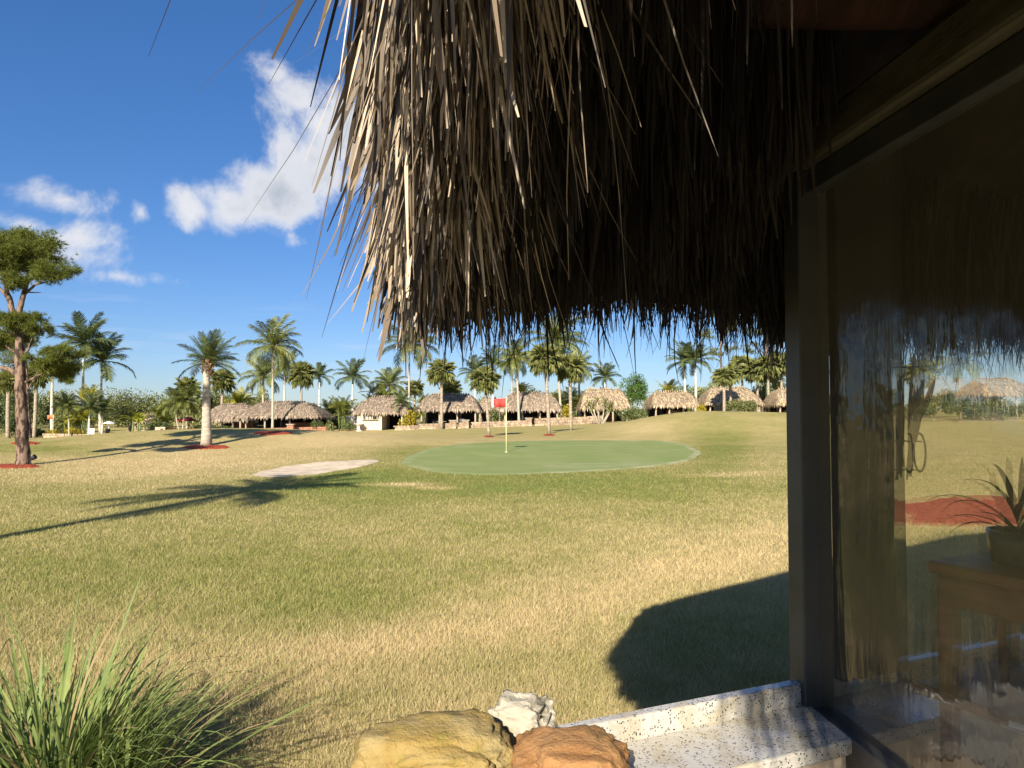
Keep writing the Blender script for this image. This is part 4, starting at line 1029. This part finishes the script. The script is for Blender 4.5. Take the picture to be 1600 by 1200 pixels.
hut(1012, 1087, 612.5, 635, 84, 'golden thatched hut beside the round bright green tree', .66, 6, 4, th='thatch_gold', seed=6)
hH, WH, eH, hxH, hyH = hut(1094, 1182, 605.5, 631, 86, 'golden thatched hut with grey shutters and palm shadows on its roof', .55, 6, 4, th='thatch_gold', seed=7)
hut(1202, 1268, 608, 632, 86, 'thatched hut partly hidden by the dark window post', .6, 6, 4, th='thatch_gold', seed=8)
hut(1515, 1592, 592, 617, 80, 'thatched hut seen through the clear vinyl window', .6, 6, 4, th='thatch_gold', seed=9)
hut(748, 784, 622, 641, 100, 'small distant thatched roof between two larger huts', .5, 5, 3, seed=10)
hut(222, 254, 647, 660, 100, 'small low thatched roof behind the banana plant', .5, 5, 3, th='thatch_gold', seed=11)
# shutters on the grey shuttered hut
for k in range(9):
    o = MB().box((0, 0, 0), (hxH * .75, .03, .16)).build('shutter_slat', 'frame_edge', hH); o.location = (-hxH * .35, -hyH * .80 - .14, .25 + k * .18); o.rotation_euler = (.5, 0, 0)
# closed hut with stucco walls
def closed_hut():
    t, W, ez, hx, hy = hut(560, 645, 620.5, 646, 82, 'stucco walled hut with thatched roof beside the white fountain', .50, 6.0, 2, seed=20, interior=False)
    x0, x1 = -hx * .86, hx * .02 ; yF = -hy * .86; H = ez + .3
    def b(n, m, c, d): return MB().box(c, d).build(n, m, t)
    # front wall built round its serving hatch
    fw = x1 - x0; hx0, hx1, hz0, hz1 = x0 + fw * .26, x0 + fw * .80, 1.15, 1.95
    b('wall', 'stucco', ((x0 + hx0) / 2, yF, H / 2), (hx0 - x0, .2, H)); b('wall', 'stucco', ((hx1 + x1) / 2, yF, H / 2), (x1 - hx1, .2, H))
    b('wall', 'stucco', ((hx0 + hx1) / 2, yF, hz0 / 2), (hx1 - hx0, .196, hz0)); b('wall', 'stucco', ((hx0 + hx1) / 2, yF, (hz1 + H) / 2), (hx1 - hx0, .196, H - hz1))
    b('hatch_shelf', 'post_wood', ((hx0 + hx1) / 2, yF - .2, hz0 + .03), (hx1 - hx0 + .3, .36, .05))
    b('hatch_panel', 'beige_panel', ((hx0 * .64 + hx1 * .36), yF + .05, (hz0 + hz1) / 2), ((hx1 - hx0) * .62, .04, hz1 - hz0)); b('window_pane', 'dark_glass', (hx1 - (hx1 - hx0) * .17, yF + .05, (hz0 + hz1) / 2), ((hx1 - hx0) * .34, .03, hz1 - hz0))
    b('wall', 'stucco', (x0 + .1, 0, H / 2), (.2, hy * 1.7, H)); b('wall', 'stucco', (x1 - .1 + .002, yF * .3, H / 2), (.196, hy * 1.08, H))
    b('wall', 'stucco', ((x0 + x1) / 2, hy * .84, H / 2), (x1 - x0, .2, H)); b('back_screen', 'dark_screen', ((x1 + hx) / 2, hy * .8, H / 2), (hx - x1, .08, H))
closed_hut()

# ------------------------------------------------------------------ low stone walls and piers
def stone_wall(pts, h, label, m='wall_stone', seed=0, rows=3, th=.35):
    r = random.Random(seed); p0 = Vector((pts[0][0], pts[0][1], hz(*pts[0]))); t = empty('stone_wall', p0); tag(t, label, 'wall'); mb = MB()
    for a, b in zip(pts[:-1], pts[1:]):
        a, b = Vector(a), Vector(b); L_ = (b - a).length; d = (b - a).normalized(); an = math.atan2(d.y, d.x)
        for j in range(rows):
            s = -r.random() * .2
            while s < L_:
                w = r.uniform(.28, .55); c = a + d * min(s + w / 2, L_); z = hz(c.x, c.y); hh = h / rows
                mb.box((c.x - p0.x, c.y - p0.y, z - p0.z + hh * (j + .5) - (.05 if j == 0 else 0)), (w * .94, th + r.uniform(-.06, .06), hh * r.uniform(.86, .96) + (.1 if j == 0 else 0)), an + r.uniform(-.03, .03)); s += w
    mb.build('stonework', m, t)
    return t
def W2(px, Y): return ((px - 800) / F * Y, Y)
stone_wall([W2(262, 75), W2(330, 76), W2(392, 77)], .62, 'pale tan stone retaining wall behind the bottle palm', seed=1)
stone_wall([W2(392.5, 77.05), W2(450, 78.5), W2(510, 79)], .55, 'reddish stone wall in front of the widest thatched hut', 'brick_red', seed=2)
stone_wall([W2(72, 76), W2(130, 74), W2(180, 75), W2(215, 76)], .45, 'low tan stone edging in front of the yellow shrubs', seed=3, rows=2)
stone_wall([W2(618, 78), W2(654, 78)], .5, 'short pale stone planter edge under the yellow croton', seed=4)
stone_wall([W2(654, 80), W2(705, 80)], .62, 'tan stone wall left of a gap in front of the hut behind the sabal palm', seed=5)
stone_wall([W2(716, 80), W2(800, 81), W2(825, 81)], .66, 'long tan stone wall in front of the huts behind the golf flag', seed=6)
stone_wall([W2(836, 80.6), W2(890, 81), W2(940, 81)], .85, 'taller tan stone wall beside the cluster of three palms', seed=7)
stone_wall([W2(1188, 79), W2(1240, 80)], .7, 'stone wall in front of the hut by the dark window post', seed=8)
for (px, Y, lab) in ((455, 77.6, 'square brick pier beside red mulch in front of the widest hut'), (708, 79.5, 'square stone pier at the wall gap behind the flagstick'), (728, 79.5, 'stone pier on the wall beside the dark stool'), (826, 80, 'stone pier at the gap beside the middle palms')):
    x, y = W2(px, Y); t = empty('brick_pier', (x, y, hz(x, y))); tag(t, lab, 'pier')
    mb = MB()
    for k in range(5): mb.box((0, 0, .1 + k * .17), (.66 + .04 * (k % 2), .6, .16))
    mb.build('shaft', 'brick_red' if px < 500 else 'wall_stone', t); MB().box((0, 0, .91), (.85, .8, .08)).build('cap', 'patio_paver', t)

# ------------------------------------------------------------------ flags, lamps, furniture, vehicles
def flagstick(px, py, h, label, cloth, Y=None):
    p = ground(px, py) if Y is None else Vector((*W2(px, Y), hz(*W2(px, Y)))); t = empty('flagstick', p); tag(t, label, 'flag')
    mb = MB().tube([(0, 0, -.1), (0, 0, h)], [.017, .014], 8); mb.build('pole', 'pole_yellow', t, True)
    MB().lathe([(.054, .0), (.06, .02), (.054, .022), (.02, .021)], n=16).build('cup_rim', 'white_paint', t, True)
    n = 14; vs = []; fs = []
    for i in range(n + 1):
        u = i / n; x = -.016 - u * .47 * math.cos(.25); dz = -.10 * u * u - .03 * math.sin(u * 5); dy = .06 * math.sin(u * 7) * u - .1 * u
        vs += [(x, dy, h - .01 + dz), (x * .92, dy + .02 * math.sin(u * 4), h - .37 + dz * 1.3 + .05 * math.sin(u * 3))]
    for i in range(n): k = i * 2; fs.append((k, k + 1, k + 3, k + 2))
    o = MB().add(vs, fs).build('flag_cloth', cloth, t, True); md = o.modifiers.new('thick', 'SOLIDIFY'); md.thickness = .004
flagstick(791, 707, 2.15, 'yellow flagstick with a red flag standing in the putting green cup', 'flag_cloth')
flagstick(84, 0, 2.1, 'far flagstick with an orange flag in front of the yellow shrubs', 'flag_orange', Y=60)
def spot(px, py, label, m='black_metal', s=1.0):
    p = ground(px, py); t = empty('garden_spotlight', p); tag(t, label, 'lamp')
    MB().tube([(0, 0, -.08), (0, 0, .16 * s)], .016, 6).build('stake', m, t); MB().tube([(0, 0, .15 * s), (.05, 0, .22 * s)], .02, 6).build('bracket', m, t)
    o = MB().lathe([(.05, -.10), (.085, -.04), (.10, .08), (.11, .13), (.095, .13), (.08, .06)], n=14).build('lamp_head', m, t, True); o.location = (.10 * s, 0, .27 * s); o.rotation_euler = (.1, 1.0, 0); o.scale = (s * .9, s * .8, s * .9)
spot(47, 727, 'black garden spotlight at the foot of the slash pine', s=.8)
spot(303, 699, 'grey garden spotlight beside the bottle palm', 'frame_edge', .6)
def chair(px, Y, rz, label, m, h=1.0, group=None):
    x, y = W2(px, Y); t = empty('garden_chair', (x, y, hz(x, y) + .03), rz); tag(t, label, 'chair', group)
    MB().box((0, 0, .43), (.55, .52, .05)).build('seat', m, t); mb = MB()
    o = MB().box((0, 0, .3), (.55, .04, .62)).build('backrest', m, t); o.location = (0, .27, .42); o.rotation_euler = (-.2, 0, 0)
    for sx in (-1, 1):
        for sy in (-1, 1): MB().box((sx * .24, sy * .22, .2), (.05, .05, .46)).build('leg', m, t)
        MB().box((sx * .28, 0, .64), (.06, .5, .03)).build('armrest', m, t)
chair(143, 72.5, .4, 'pale garden chair beside the yellow shrubs', 'chair_white'); chair(165, 72, -.3, 'dark garden chair under the white parasol', 'black_metal'); chair(174, 72.4, 2.6, 'dark garden chair with its back to the lawn beside the parasol pole', 'black_metal')
chair(246, 74, 0.2, 'wooden garden chair between the banana plant and dark hedge', 'post_wood'); chair(252, 74.4, -.1, 'low wooden garden chair beside the pale retaining wall', 'post_wood')
for px, Y, rz, lab in ((400, 83, .3, 'dark chair under the left end of the widest hut'), (440, 82.6, -.5, 'dark chair under the widest hut beside the coconut trunk'), (680, 83, .2, 'dark chair under the hut behind the sabal palm'), (722, 80.9, .1, 'dark stool chair at the wall gap'), (798, 85, .4, 'dark chair under the hut behind the red flag'), (845, 85, -.4, 'dark chair by the brick bar behind the red flag'), (1035, 83, .2, 'dark chair under the golden hut beside the round tree'), (1066, 83.4, -.3, 'dark chair at the right end of the golden hut beside the round tree')):
    chair(px, Y, rz, lab, 'black_metal')
def table(px, Y, label):
    x, y = W2(px, Y); t = empty('garden_table', (x, y, hz(x, y) + .03)); tag(t, label, 'table')
    MB().lathe([(.55, .72), (.58, .74), (.55, .76)], n=20).build('tabletop', 'white_paint', t); MB().lathe([(.3, 0), (.28, .04), (.05, .08), (.05, .72)], n=12).build('pedestal', 'black_metal', t)
table(410, 83, 'round white table under the widest hut'); table(690, 83, 'round white table under the hut behind the sabal palm'); table(815, 85.5, 'round white table under the hut behind the red flag'); table(1050, 83.2, 'round white table under the golden hut beside the round tree')
def parasol(px, Y, top, hw, label, m, closed=False):
    x, y = W2(px, Y); gz = hz(x, y); t = empty('parasol', (x, y, gz)); tag(t, label, 'parasol'); tz_ = at(px, top, Y).z - gz; r = hw / F * Y
    MB().tube([(0, 0, 0), (0, 0, tz_)], .03, 8).build('pole', 'white_paint', t); MB().lathe([(.28, 0), (.28, .06), (.05, .1)], n=14).build('base', 'patio_paver', t)
    n = 8; vs = [(0, 0, tz_)]; fs = []
    for j, (rr, dz) in enumerate(((.45, .16), (.8, .36), (1, .52))):
        for k in range(n): th = 6.283 * k / n; vs.append((r * rr * math.cos(th), r * rr * math.sin(th), tz_ - dz * r * .8))
    fs += [(0, 1 + k, 1 + (k + 1) % n) for k in range(n)]
    for j in range(2):
        for k in range(n): a = 1 + j * n + k; b = 1 + j * n + (k + 1) % n; fs.append((a, a + n, b + n, b))
    cn = MB().add(vs, fs).build('canopy', m, t)
    for k in range(n):
        th = 6.283 * k / n; MB().tube([(0, 0, tz_ - .04), (r * math.cos(th) * .98, r * math.sin(th) * .98, tz_ - .54 * r * .8)], .012, 4).build('rib', 'frame_edge', cn)
parasol(171, 73, 658, 9, 'white garden parasol beside the banana plant', 'white_paint')
parasol(293, 79, 651, 16, 'dark red parasol behind the slanting twin coconut palms', 'red_canvas')
def fountain(px, Y):
    x, y = W2(px, Y); t = empty('garden_fountain', (x, y, hz(x, y))); tag(t, 'white tiered garden fountain beside the stucco walled hut', 'fountain')
    MB().lathe([(.34, -.05), (.34, .06), (.16, .12), (.11, .4), (.14, .62)], n=16).build('pedestal', 'white_paint', t, True); MB().lathe([(.14, .62), (.50, .76), (.52, .80), (.44, .79), (.12, .72)], n=20).build('basin', 'white_paint', t, True)
    MB().lathe([(.09, .72), (.06, .9), (.10, 1.0)], n=12).build('stem', 'white_paint', t, True); MB().lathe([(.10, 1.0), (.27, 1.08), (.28, 1.11), (.05, 1.09), (.05, 1.2), (.01, 1.3)], n=16).build('upper_basin', 'white_paint', t, True)
fountain(561, 78.5)
def trailer(px, Y, L_, rz, label, zoff=0):
    x, y = W2(px, Y); t = empty('camper_trailer', (x, y, hz(x, y)), rz); tag(t, label, 'trailer')
    prof = [(-L_ / 2, .45), (L_ / 2, .45), (L_ / 2 + .05, 1.2), (L_ / 2 - .25, 2.5), (L_ / 2 - .5, 2.7), (-L_ / 2 + .5, 2.72), (-L_ / 2 + .08, 2.5), (-L_ / 2 - .1, 1.4)]
    vs = [(a, -1.15, b) for a, b in prof] + [(a, 1.15, b) for a, b in prof]; n = len(prof); fs = [tuple(range(n)), tuple(reversed(range(n, 2 * n)))] + [(i, i + n, (i + 1) % n + n, (i + 1) % n) for i in range(n)]
    fs = [tuple(reversed(f)) for f in fs]
    o = MB().add(vs, fs).build('body', 'white_paint', t); md = o.modifiers.new('bevel', 'BEVEL'); md.width = .08; md.segments = 2
    for wx in (-L_ * .28, L_ * .08):
        wf = MB().box((wx, -1.16, 1.75), (1.0, .04, .65)).build('window', 'frame_edge', t); MB().box((wx, -1.185, 1.75), (.88, .02, .53)).build('pane', 'dark_glass', wf)
    dr = MB().box((L_ * .32, -1.165, 1.45), (.7, .04, 1.8)).build('door', 'chair_white', t); MB().box((L_ * .32 + .25, -1.2, 1.4), (.05, .05, .14)).build('handle', 'black_metal', dr); MB().box((0, -1.163, 1.1), (L_ * .96, .02, .14)).build('stripe', 'frame_edge', t)
    for wx in (-.5, .45):
        o = MB().lathe([(.3, -.1), (.34, -.06), (.34, .06), (.3, .1)], n=16).build('wheel', 'rubber', t, True); o.rotation_euler = (math.pi / 2, 0, 0); o.location = (wx, -1.02, .34)
        o = MB().lathe([(.3, -.1), (.34, -.06), (.34, .06), (.3, .1)], n=16).build('wheel', 'rubber', t, True); o.rotation_euler = (math.pi / 2, 0, 0); o.location = (wx, 1.02, .34)
trailer(462, 90, 5.4, .1, 'white camper trailer parked behind the widest thatched hut')
trailer(580, 94, 6.5, -.1, 'white camper trailer parked between palms left of the stucco hut')
trailer(945, 96, 6.0, .05, 'white camper trailer parked behind the tan hut and yucca')

# ------------------------------------------------------------------ palms (placed from the photograph)
palm('sabal', 14, 62, 578, 20, 'shaggy sabal palm behind the slash pine at the lawn edge', seed=3)
palm('sabal', 55, 70, 572, 20, 'sabal palm between the slash pine and the white trunked royal palm')
palm('royal', 82, 80, 568, 27, 'royal palm with a bright white trunk behind the slash pine')
palm('royal', 130, 84, 522, 42, 'tallest royal palm rising behind the yellow areca')
palm('royal', 158, 86, 550, 42, 'shorter royal palm beside the broad olive tree')
palm('yellow', 136, 79, 598, 26, 'yellow green areca palm under the tall royal palms', name='areca_palm')
palm('coco', 105, 73, 622, 19, 'small slanting palm beside the far orange flag', base_px=110, trunk_r=.09)
palm('royal', 141, 74, 630, 22, 'young dark palm behind the pale garden chair', trunk_r=.12)
palm('royal', 160, 75, 634, 20, 'young palm beside the white parasol', trunk_r=.12)
palm('coco', 277, 76, 612, 24, 'leaning coconut palm with a slanting trunk in front of the red parasol', base_px=283, trunk_r=.08, lean=-.3)
palm('coco', 291, 76.5, 608, 26, 'upright young coconut palm in front of the red parasol', base_px=285, trunk_r=.09)
palm('sabal', 293, 96, 590, 21, 'distant sabal palm rising behind the twin coconut palms')
YB = ground(322, 697).y
palm('bottle', 324, YB, 529, 43, 'stout pale trunked palm on red mulch in front of the retaining wall', base_px=322, wind=-.9, trunk_r=.0070 * YB, seed=8)
palm('sabal', 347, 93, 577, 21, 'sabal palm behind the half hidden hut', trunk_r=.2)
palm('yellow', 371, 99, 596, 30, 'bright yellow areca palm behind the half hidden hut', name='areca_palm')
palm('coco', 424, 78, 510, 41, 'tall coconut palm with slim pale trunk in front of the widest hut', base_px=427, wind=-.8, trunk_r=.14, seed=5)
palm('coco', 411, 99, 566, 30, 'dense coconut palm behind the widest hut, left of the tall slim trunk', trunk_r=.2, nf=26)
palm('royal', 444, 97, 566, 30, 'royal palm with pale trunk behind the ridge of the widest hut', nf=22)
palm('sabal', 471, 94, 567, 22, 'sabal palm behind the right end of the widest hut')
palm('royal', 499, 95, 582, 20, 'small dark royal palm beyond the right end of the widest hut', trunk_r=.15)
palm('royal', 551, 92, 580, 27, 'royal palm above the white fountain')
palm('areca', 534, 80, 612, 24, 'low date palm with yellowish fronds beside clipped bushes', name='areca_palm')
palm('areca', 516, 92, 620, 20, 'loose green areca palm behind the clipped bushes', name='areca_palm')
palm('areca', 590, 96, 590, 26, 'bushy areca palm behind the roof of the stucco hut', name='areca_palm')
palm('coco', 609, 98, 580, 28, 'full coconut palm over the ridge of the stucco hut', trunk_r=.2, nf=26)
palm('coco', 639, 88, 509, 41, 'tallest lone coconut palm behind the stucco hut', wind=-.8, trunk_r=.15, seed=12)
palm('sabal', 648, 101, 594, 15, 'small far sabal palm beside the lone coconut trunk')
palm('royal', 628, 79.5, 622, 17, 'short pygmy palm beside the yellow croton shrub', trunk_r=.08)
palm('yellow', 662, 98, 610, 17, 'yellow areca palm left of the open hut behind the sabal palm', name='areca_palm')
palm('sabal', 690, 79, 562, 23, 'sabal palm with grey trunk in front of the open hut', trunk_r=.17)
palm('sabal', 706, 99, 593, 18, 'far sabal palm peeping over the open hut')
palm('royal', 742, 97, 574, 24, 'royal palm with white trunk behind the leaning sabal palm')
palm('royal', 770, 98, 560, 25, 'royal palm rising behind the small distant roof')
palm('sabal', 757, 46, 574, 24, 'leaning sabal palm growing on the lawn left of the flagstick', base_px=764, trunk_r=.10)
palm('coco', 806, 82, 537, 28, 'coconut palm with pinkish trunk in front of the hut by the red flag', base_px=811, wind=-.5, trunk_r=.15)
palm('coco', 800, 92, 552, 22, 'slim coconut palm behind the hut by the red flag', trunk_r=.14)
palm('yellow', 822, 97, 588, 24, 'yellow areca palm above the roof by the red flag', name='areca_palm')
palm('sabal', 851, 47.6, 538, 28, 'sabal palm on a round mulch patch right of the flagstick', base_px=858, trunk_r=.12)
palm('coco', 868, 84, 504, 42, 'high coconut palm towering over the middle group', base_px=877, wind=-.6, trunk_r=.16, seed=21)
palm('sabal', 890, 50, 553, 26, 'sabal palm with dark shaded trunk on the lawn', base_px=892, trunk_r=.12)
palm('areca', 866, 90, 594, 24, 'green areca palm between two huts behind the sabal palms', name='areca_palm')
palm('areca', 896, 91, 588, 26, 'tall areca palm beside the tan hut', name='areca_palm')
palm('coco', 905, 97, 556, 24, 'coconut palm with hanging fronds left of the tan hut', trunk_r=.18)
palm('royal', 945, 101, 582, 22, 'far royal palm over the ridge of the tan hut')
palm('yellow', 1043, 96, 590, 24, 'yellow areca palm behind the golden hut by the round tree', name='areca_palm')
palm('royal', 1070, 92, 556, 30, 'royal palm leaning left above the golden hut', nf=20)
palm('royal', 1087, 91, 553, 30, 'royal palm with straight white trunk beside the golden hut', nf=20)
palm('areca', 1102, 99, 598, 22, 'areca palm between the two golden huts', name='areca_palm')
palm('sabal', 1131, 78, 574, 18, 'sabal palm with dark trunk in front of the shuttered hut', trunk_r=.17)
palm('sabal', 1141, 80, 571, 17, 'second sabal palm in front of the shuttered hut', trunk_r=.17)
palm('sabal', 1160, 92, 556, 22, 'sabal palm behind the ridge of the shuttered hut')
palm('sabal', 1184, 90, 560, 24, 'bushy sabal palm between the shuttered hut and the last hut')
palm('sabal', 1201, 88, 553, 22, 'sabal palm beside the tall thin pine')
palm('sabal', 1221, 90, 550, 24, 'sabal palm with brown skirt behind the last hut')
palm('yellow', 1215, 96, 570, 24, 'yellowish areca palm behind the last hut', name='areca_palm')
palm('sabal', 1440, 88, 560, 26, 'sabal palm seen through the clear vinyl window'); palm('coco', 1500, 92, 540, 34, 'coconut palm seen through the clear vinyl window left of a hut'); palm('royal', 1640, 90, 560, 30, 'royal palm beyond the hut seen through the window')
# palm standing left of the picture whose shadow lies across the lawn
def side_palm():
    t = empty('palm_tree', (-8.35, 3.3, 0)); tag(t, 'tall palm beside the lawn whose long shadow crosses the grass', 'palm'); r = random.Random(4)
    MB().tube([(0, 0, -.1), (.05, .1, 2), (.0, .1, 4), (-.05, 0, 6.4)], [.2, .15, .13, .11], 10).build('trunk', 'trunk_palm', t, True)
    for j in range(18): put_frond(t, 'coco', Vector((-.05, 0, 6.4)), 1.75, r, j, 18, 0)
side_palm()

# ------------------------------------------------------------------ shrubs, hedges, broadleaf trees
bush('broadleaf_tree', 202, 86, 604, 47, 'broad rounded olive green tree left of the twin coconut palms', 'leaf_olive', 'tree', 664, 5200, .11, trunk=True, nb=16)
bush('broadleaf_tree', 993, 88, 580, 25, 'dense bright green round tree between tan and golden huts', 'leaf_bright', 'tree', 640, 3600, .10, trunk=True, nb=14)
bush('broadleaf_tree', 1150, 79, 622, 19, 'small dark olive tree in front of the shuttered hut', 'leaf_olive', 'tree', 645, 1500, .09, trunk=True)
bush('broadleaf_tree', 1172, 78.5, 624, 16, 'small olive tree beside the stone wall near the last hut', 'leaf_olive', 'tree', 646, 1200, .09, trunk=True)
bush('croton_shrub', 84, 77, 671, 14, 'yellow croton shrub below the far orange flag', 'leaf_croton', n=900, size=.10, group=None)
bush('croton_shrub', 115, 77, 667, 16, 'larger yellow croton shrub beside the pale chair', 'leaf_croton', n=1000, size=.10)
bush('croton_shrub', 639, 79, 641, 15, 'yellow croton shrub beside the stucco walled hut', 'leaf_croton', n=900, size=.13)
bush('croton_shrub', 1094, 80, 630, 9, 'yellow croton shrub between the two golden huts', 'leaf_croton', n=600, size=.11)
bush('croton_shrub', 884, 83, 632, 9, 'narrow yellow croton behind the dark palm trunk', 'leaf_croton', n=600, size=.11)
bush('clipped_bush', 498, 79, 655, 12, 'clipped round bush at the right end of the widest hut', 'leaf_dark', n=900, size=.08)
bush('clipped_bush', 516, 78.5, 657, 10, 'low clipped bush right of the brick wall end', 'leaf_olive', n=700, size=.08)
bush('clipped_bush', 547, 78, 660, 12, 'round clipped bush left of the white fountain', 'leaf_dark', n=800, size=.08)
bush('hedge', 313, 79, 664, 16, 'clipped green hedge behind the pale retaining wall', 'leaf_olive', n=900, size=.08, cat='hedge')
bush('hedge', 350, 80, 664, 18, 'clipped hedge right of the stout pale palm trunk', 'leaf_dark', n=900, size=.08, cat='hedge')
bush('hedge', 988, 79, 637, 34, 'long green hedge in front of the round bright tree', 'leaf_dark', n=2000, size=.09, cat='hedge', depth=1.2, nb=16)
bush('hedge', 770, 84, 637, 14, 'green bush between the two open huts', 'leaf_dark', n=900, size=.09)
bush('hedge', 250, 82, 658, 28, 'dark hedge behind the wooden garden chairs', 'leaf_dark', n=1600, size=.09, cat='hedge', depth=1.0, nb=14)
bush('hedge', 532, 88, 652, 26, 'dark hedge left of the stucco walled hut', 'leaf_dark', n=1500, size=.09, cat='hedge', depth=1.0, nb=14)
bush('red_shrub', 268, 77, 668, 7, 'small red leaved shrub at the end of the pale wall', 'leaf_red', n=350, size=.09); bush('red_shrub', 296, 78, 667, 8, 'red leaved shrub under the red parasol', 'leaf_red', n=350, size=.09)
bush('shrub', 60, 78, 668, 20, 'dark shrub behind the mulch of the slim pine', 'leaf_dark', n=1200, size=.1); bush('shrub', 18, 74, 640, 26, 'leafy green shrub at the foot of the shaggy sabal', 'leaf_dark', n=1700, size=.11); bush('shrub', 100, 82, 640, 26, 'mid green shrub behind the yellow crotons', 'leaf_olive', n=1600, size=.11)
bush('shrub', 1540, 76, 622, 70, 'long dark shrub seen through the clear vinyl window', 'leaf_dark', n=2500, size=.12, depth=1.5, nb=20); bush('shrub', 1380, 78, 625, 60, 'green shrub seen through the window beside the shutter', 'leaf_olive', n=2200, size=.12, depth=1.5, nb=18)
bush('broadleaf_tree', 28, 88, 588, 36, 'tall leafy tree behind the slash pine and shaggy sabal', 'leaf_dark', 'tree', 660, 3200, .13, trunk=True, nb=14)
bush('broadleaf_tree', 105, 92, 606, 30, 'leafy tree between the two tall royal palm trunks', 'leaf_olive', 'tree', 665, 2600, .12, trunk=True, nb=12)
palm('areca', 118, 80, 626, 26, 'green areca palm behind the larger yellow croton', name='areca_palm')
palm('areca', 255, 84, 622, 22, 'loose areca palm between the olive tree and twin coconut palms', name='areca_palm')
bush('broadleaf_tree', 330, 100, 604, 26, 'olive tree behind the stout pale palm trunk', 'leaf_olive', 'tree', 650, 1800, .13, trunk=True)
# banana plant
def banana(px, Y, top):
    x, y = W2(px, Y); gz = hz(x, y); t = empty('banana_plant', (x, y, gz)); tag(t, 'banana plant with big yellow green leaves beside the dark hedge', 'plant'); r = random.Random(5); H = at(px, top, Y).z - gz
    for k in range(3):
        ox, oy = r.uniform(-.7, .7), r.uniform(-.3, .3); hh = H * r.uniform(.42, .6); MB().tube([(ox, oy, -.05), (ox * 1.1, oy, hh)], [.11, .06], 8).build('stem', 'crownshaft', t, True)
        for j in range(6):
            K = 9; L0 = r.uniform(1.1, 1.7); a = r.uniform(.5, 1.3); p = Vector((0, 0, 0)); vs = []; dr = r.uniform(.8, 1.7)
            for i in range(K + 1):
                u = i / K; w = .24 * math.sin(math.pi * min(.06 + .92 * u, .99)) ** .6 if u > .15 else .02; vs += [(p.x, -w, p.z + .25 * w), (p.x, 0, p.z), (p.x, w, p.z + .25 * w)]; p += Vector((math.cos(a), 0, math.sin(a))) * L0 / K; a -= dr / K
            fs = []
            for i in range(K): q = i * 3; fs += [(q, q + 1, q + 4, q + 3), (q + 1, q + 2, q + 5, q + 4)]
            o = MB().add(vs, fs).build('leaf', 'banana_leaf', t, True); o.location = (ox * 1.1, oy, hh - .05); o.rotation_euler = (0, 0, j * 1.05 + r.uniform(-.3, .3))
banana(213, 75, 634)
# spiky multi-stemmed yucca
def yucca(px, Y, top):
    x, y = W2(px, Y); gz = hz(x, y); t = empty('yucca_plant', (x, y, gz)); tag(t, 'spiky multi stemmed yucca in front of the tan hut', 'plant'); r = random.Random(9); H = at(px, top, Y).z - gz
    leaf = strap(.95, 0, .6, .055).mesh('leaf', 'fan_green', True)
    for k, (dx, hf) in enumerate(((-1.25, .62), (-.35, .74), (.5, .70), (1.2, .58), (-.8, .55), (.9, .5))):
        h_ = H * hf; MB().tube([(dx * .25, 0, -.05), (dx * .7, r.uniform(-.2, .2), h_ * .55), (dx, r.uniform(-.3, .3), h_)], [.09, .07, .05], 7).build('stem', 'trunk_palm', t, True)
        for j in range(34):
            o = bpy.data.objects.new('leaf', leaf); COL.objects.link(o); o.parent = t; o.location = (dx, 0, h_); o.rotation_euler = (Matrix.Rotation(j * 2.4, 3, 'Z') @ Matrix.Rotation(-R(85 - 125 * j / 34), 3, 'Y')).to_euler(); o.scale = (r.uniform(.8, 1.1),) * 3
yucca(938, 76, 617)
# tree belt beyond the huts
r_ = random.Random(31); meshes = []
def belt():
    names = ['leaf_dark', 'leaf_olive', 'leaf_dark', 'leaf_olive']
    for k in range(4):
        blobs = [(r_.uniform(-.6, .6), r_.uniform(-.3, .3), r_.uniform(.25, .75), r_.uniform(.3, .5), r_.uniform(.3, .4), r_.uniform(.2, .3)) for _ in range(9)]
        meshes.append(leafcloud(blobs, 2600, .045, names[k], 300 + k))
    trunk = MB().tube([(0, 0, -.02), (0.02, 0, .35), (.0, 0, .6)], [.035, .028, .012], 6).mesh('trunk', 'trunk_sabal', True)
    px = -120; i = 0
    while px < 1760:
        Y = r_.uniform(106, 124); hw = r_.uniform(26, 44); top = r_.uniform(604, 636) if px > 60 else r_.uniform(575, 610)
        if 1050 < px < 1300: top = r_.uniform(592, 612)
        x, y = W2(px, Y); gz = hz(x, y); t = empty('background_tree', (x, y, gz)); tag(t, 'dark green bushy tree in the belt behind the huts' if i % 2 == 0 else 'olive green bushy tree in the belt behind the huts', 'tree', 'dark green trees in the far belt' if i % 2 == 0 else 'olive trees in the far belt')
        H = at(px, top, Y).z - gz; w = hw / F * Y
        o = link('foliage', meshes[i % 4], t); o.scale = (w, w * .8, H); o.rotation_euler = (0, 0, 0)
        o2 = link('trunk', trunk, t); o2.scale = (w * .7, w * .7, H)
        px += hw * r_.uniform(.7, 1.0); i += 1
belt()
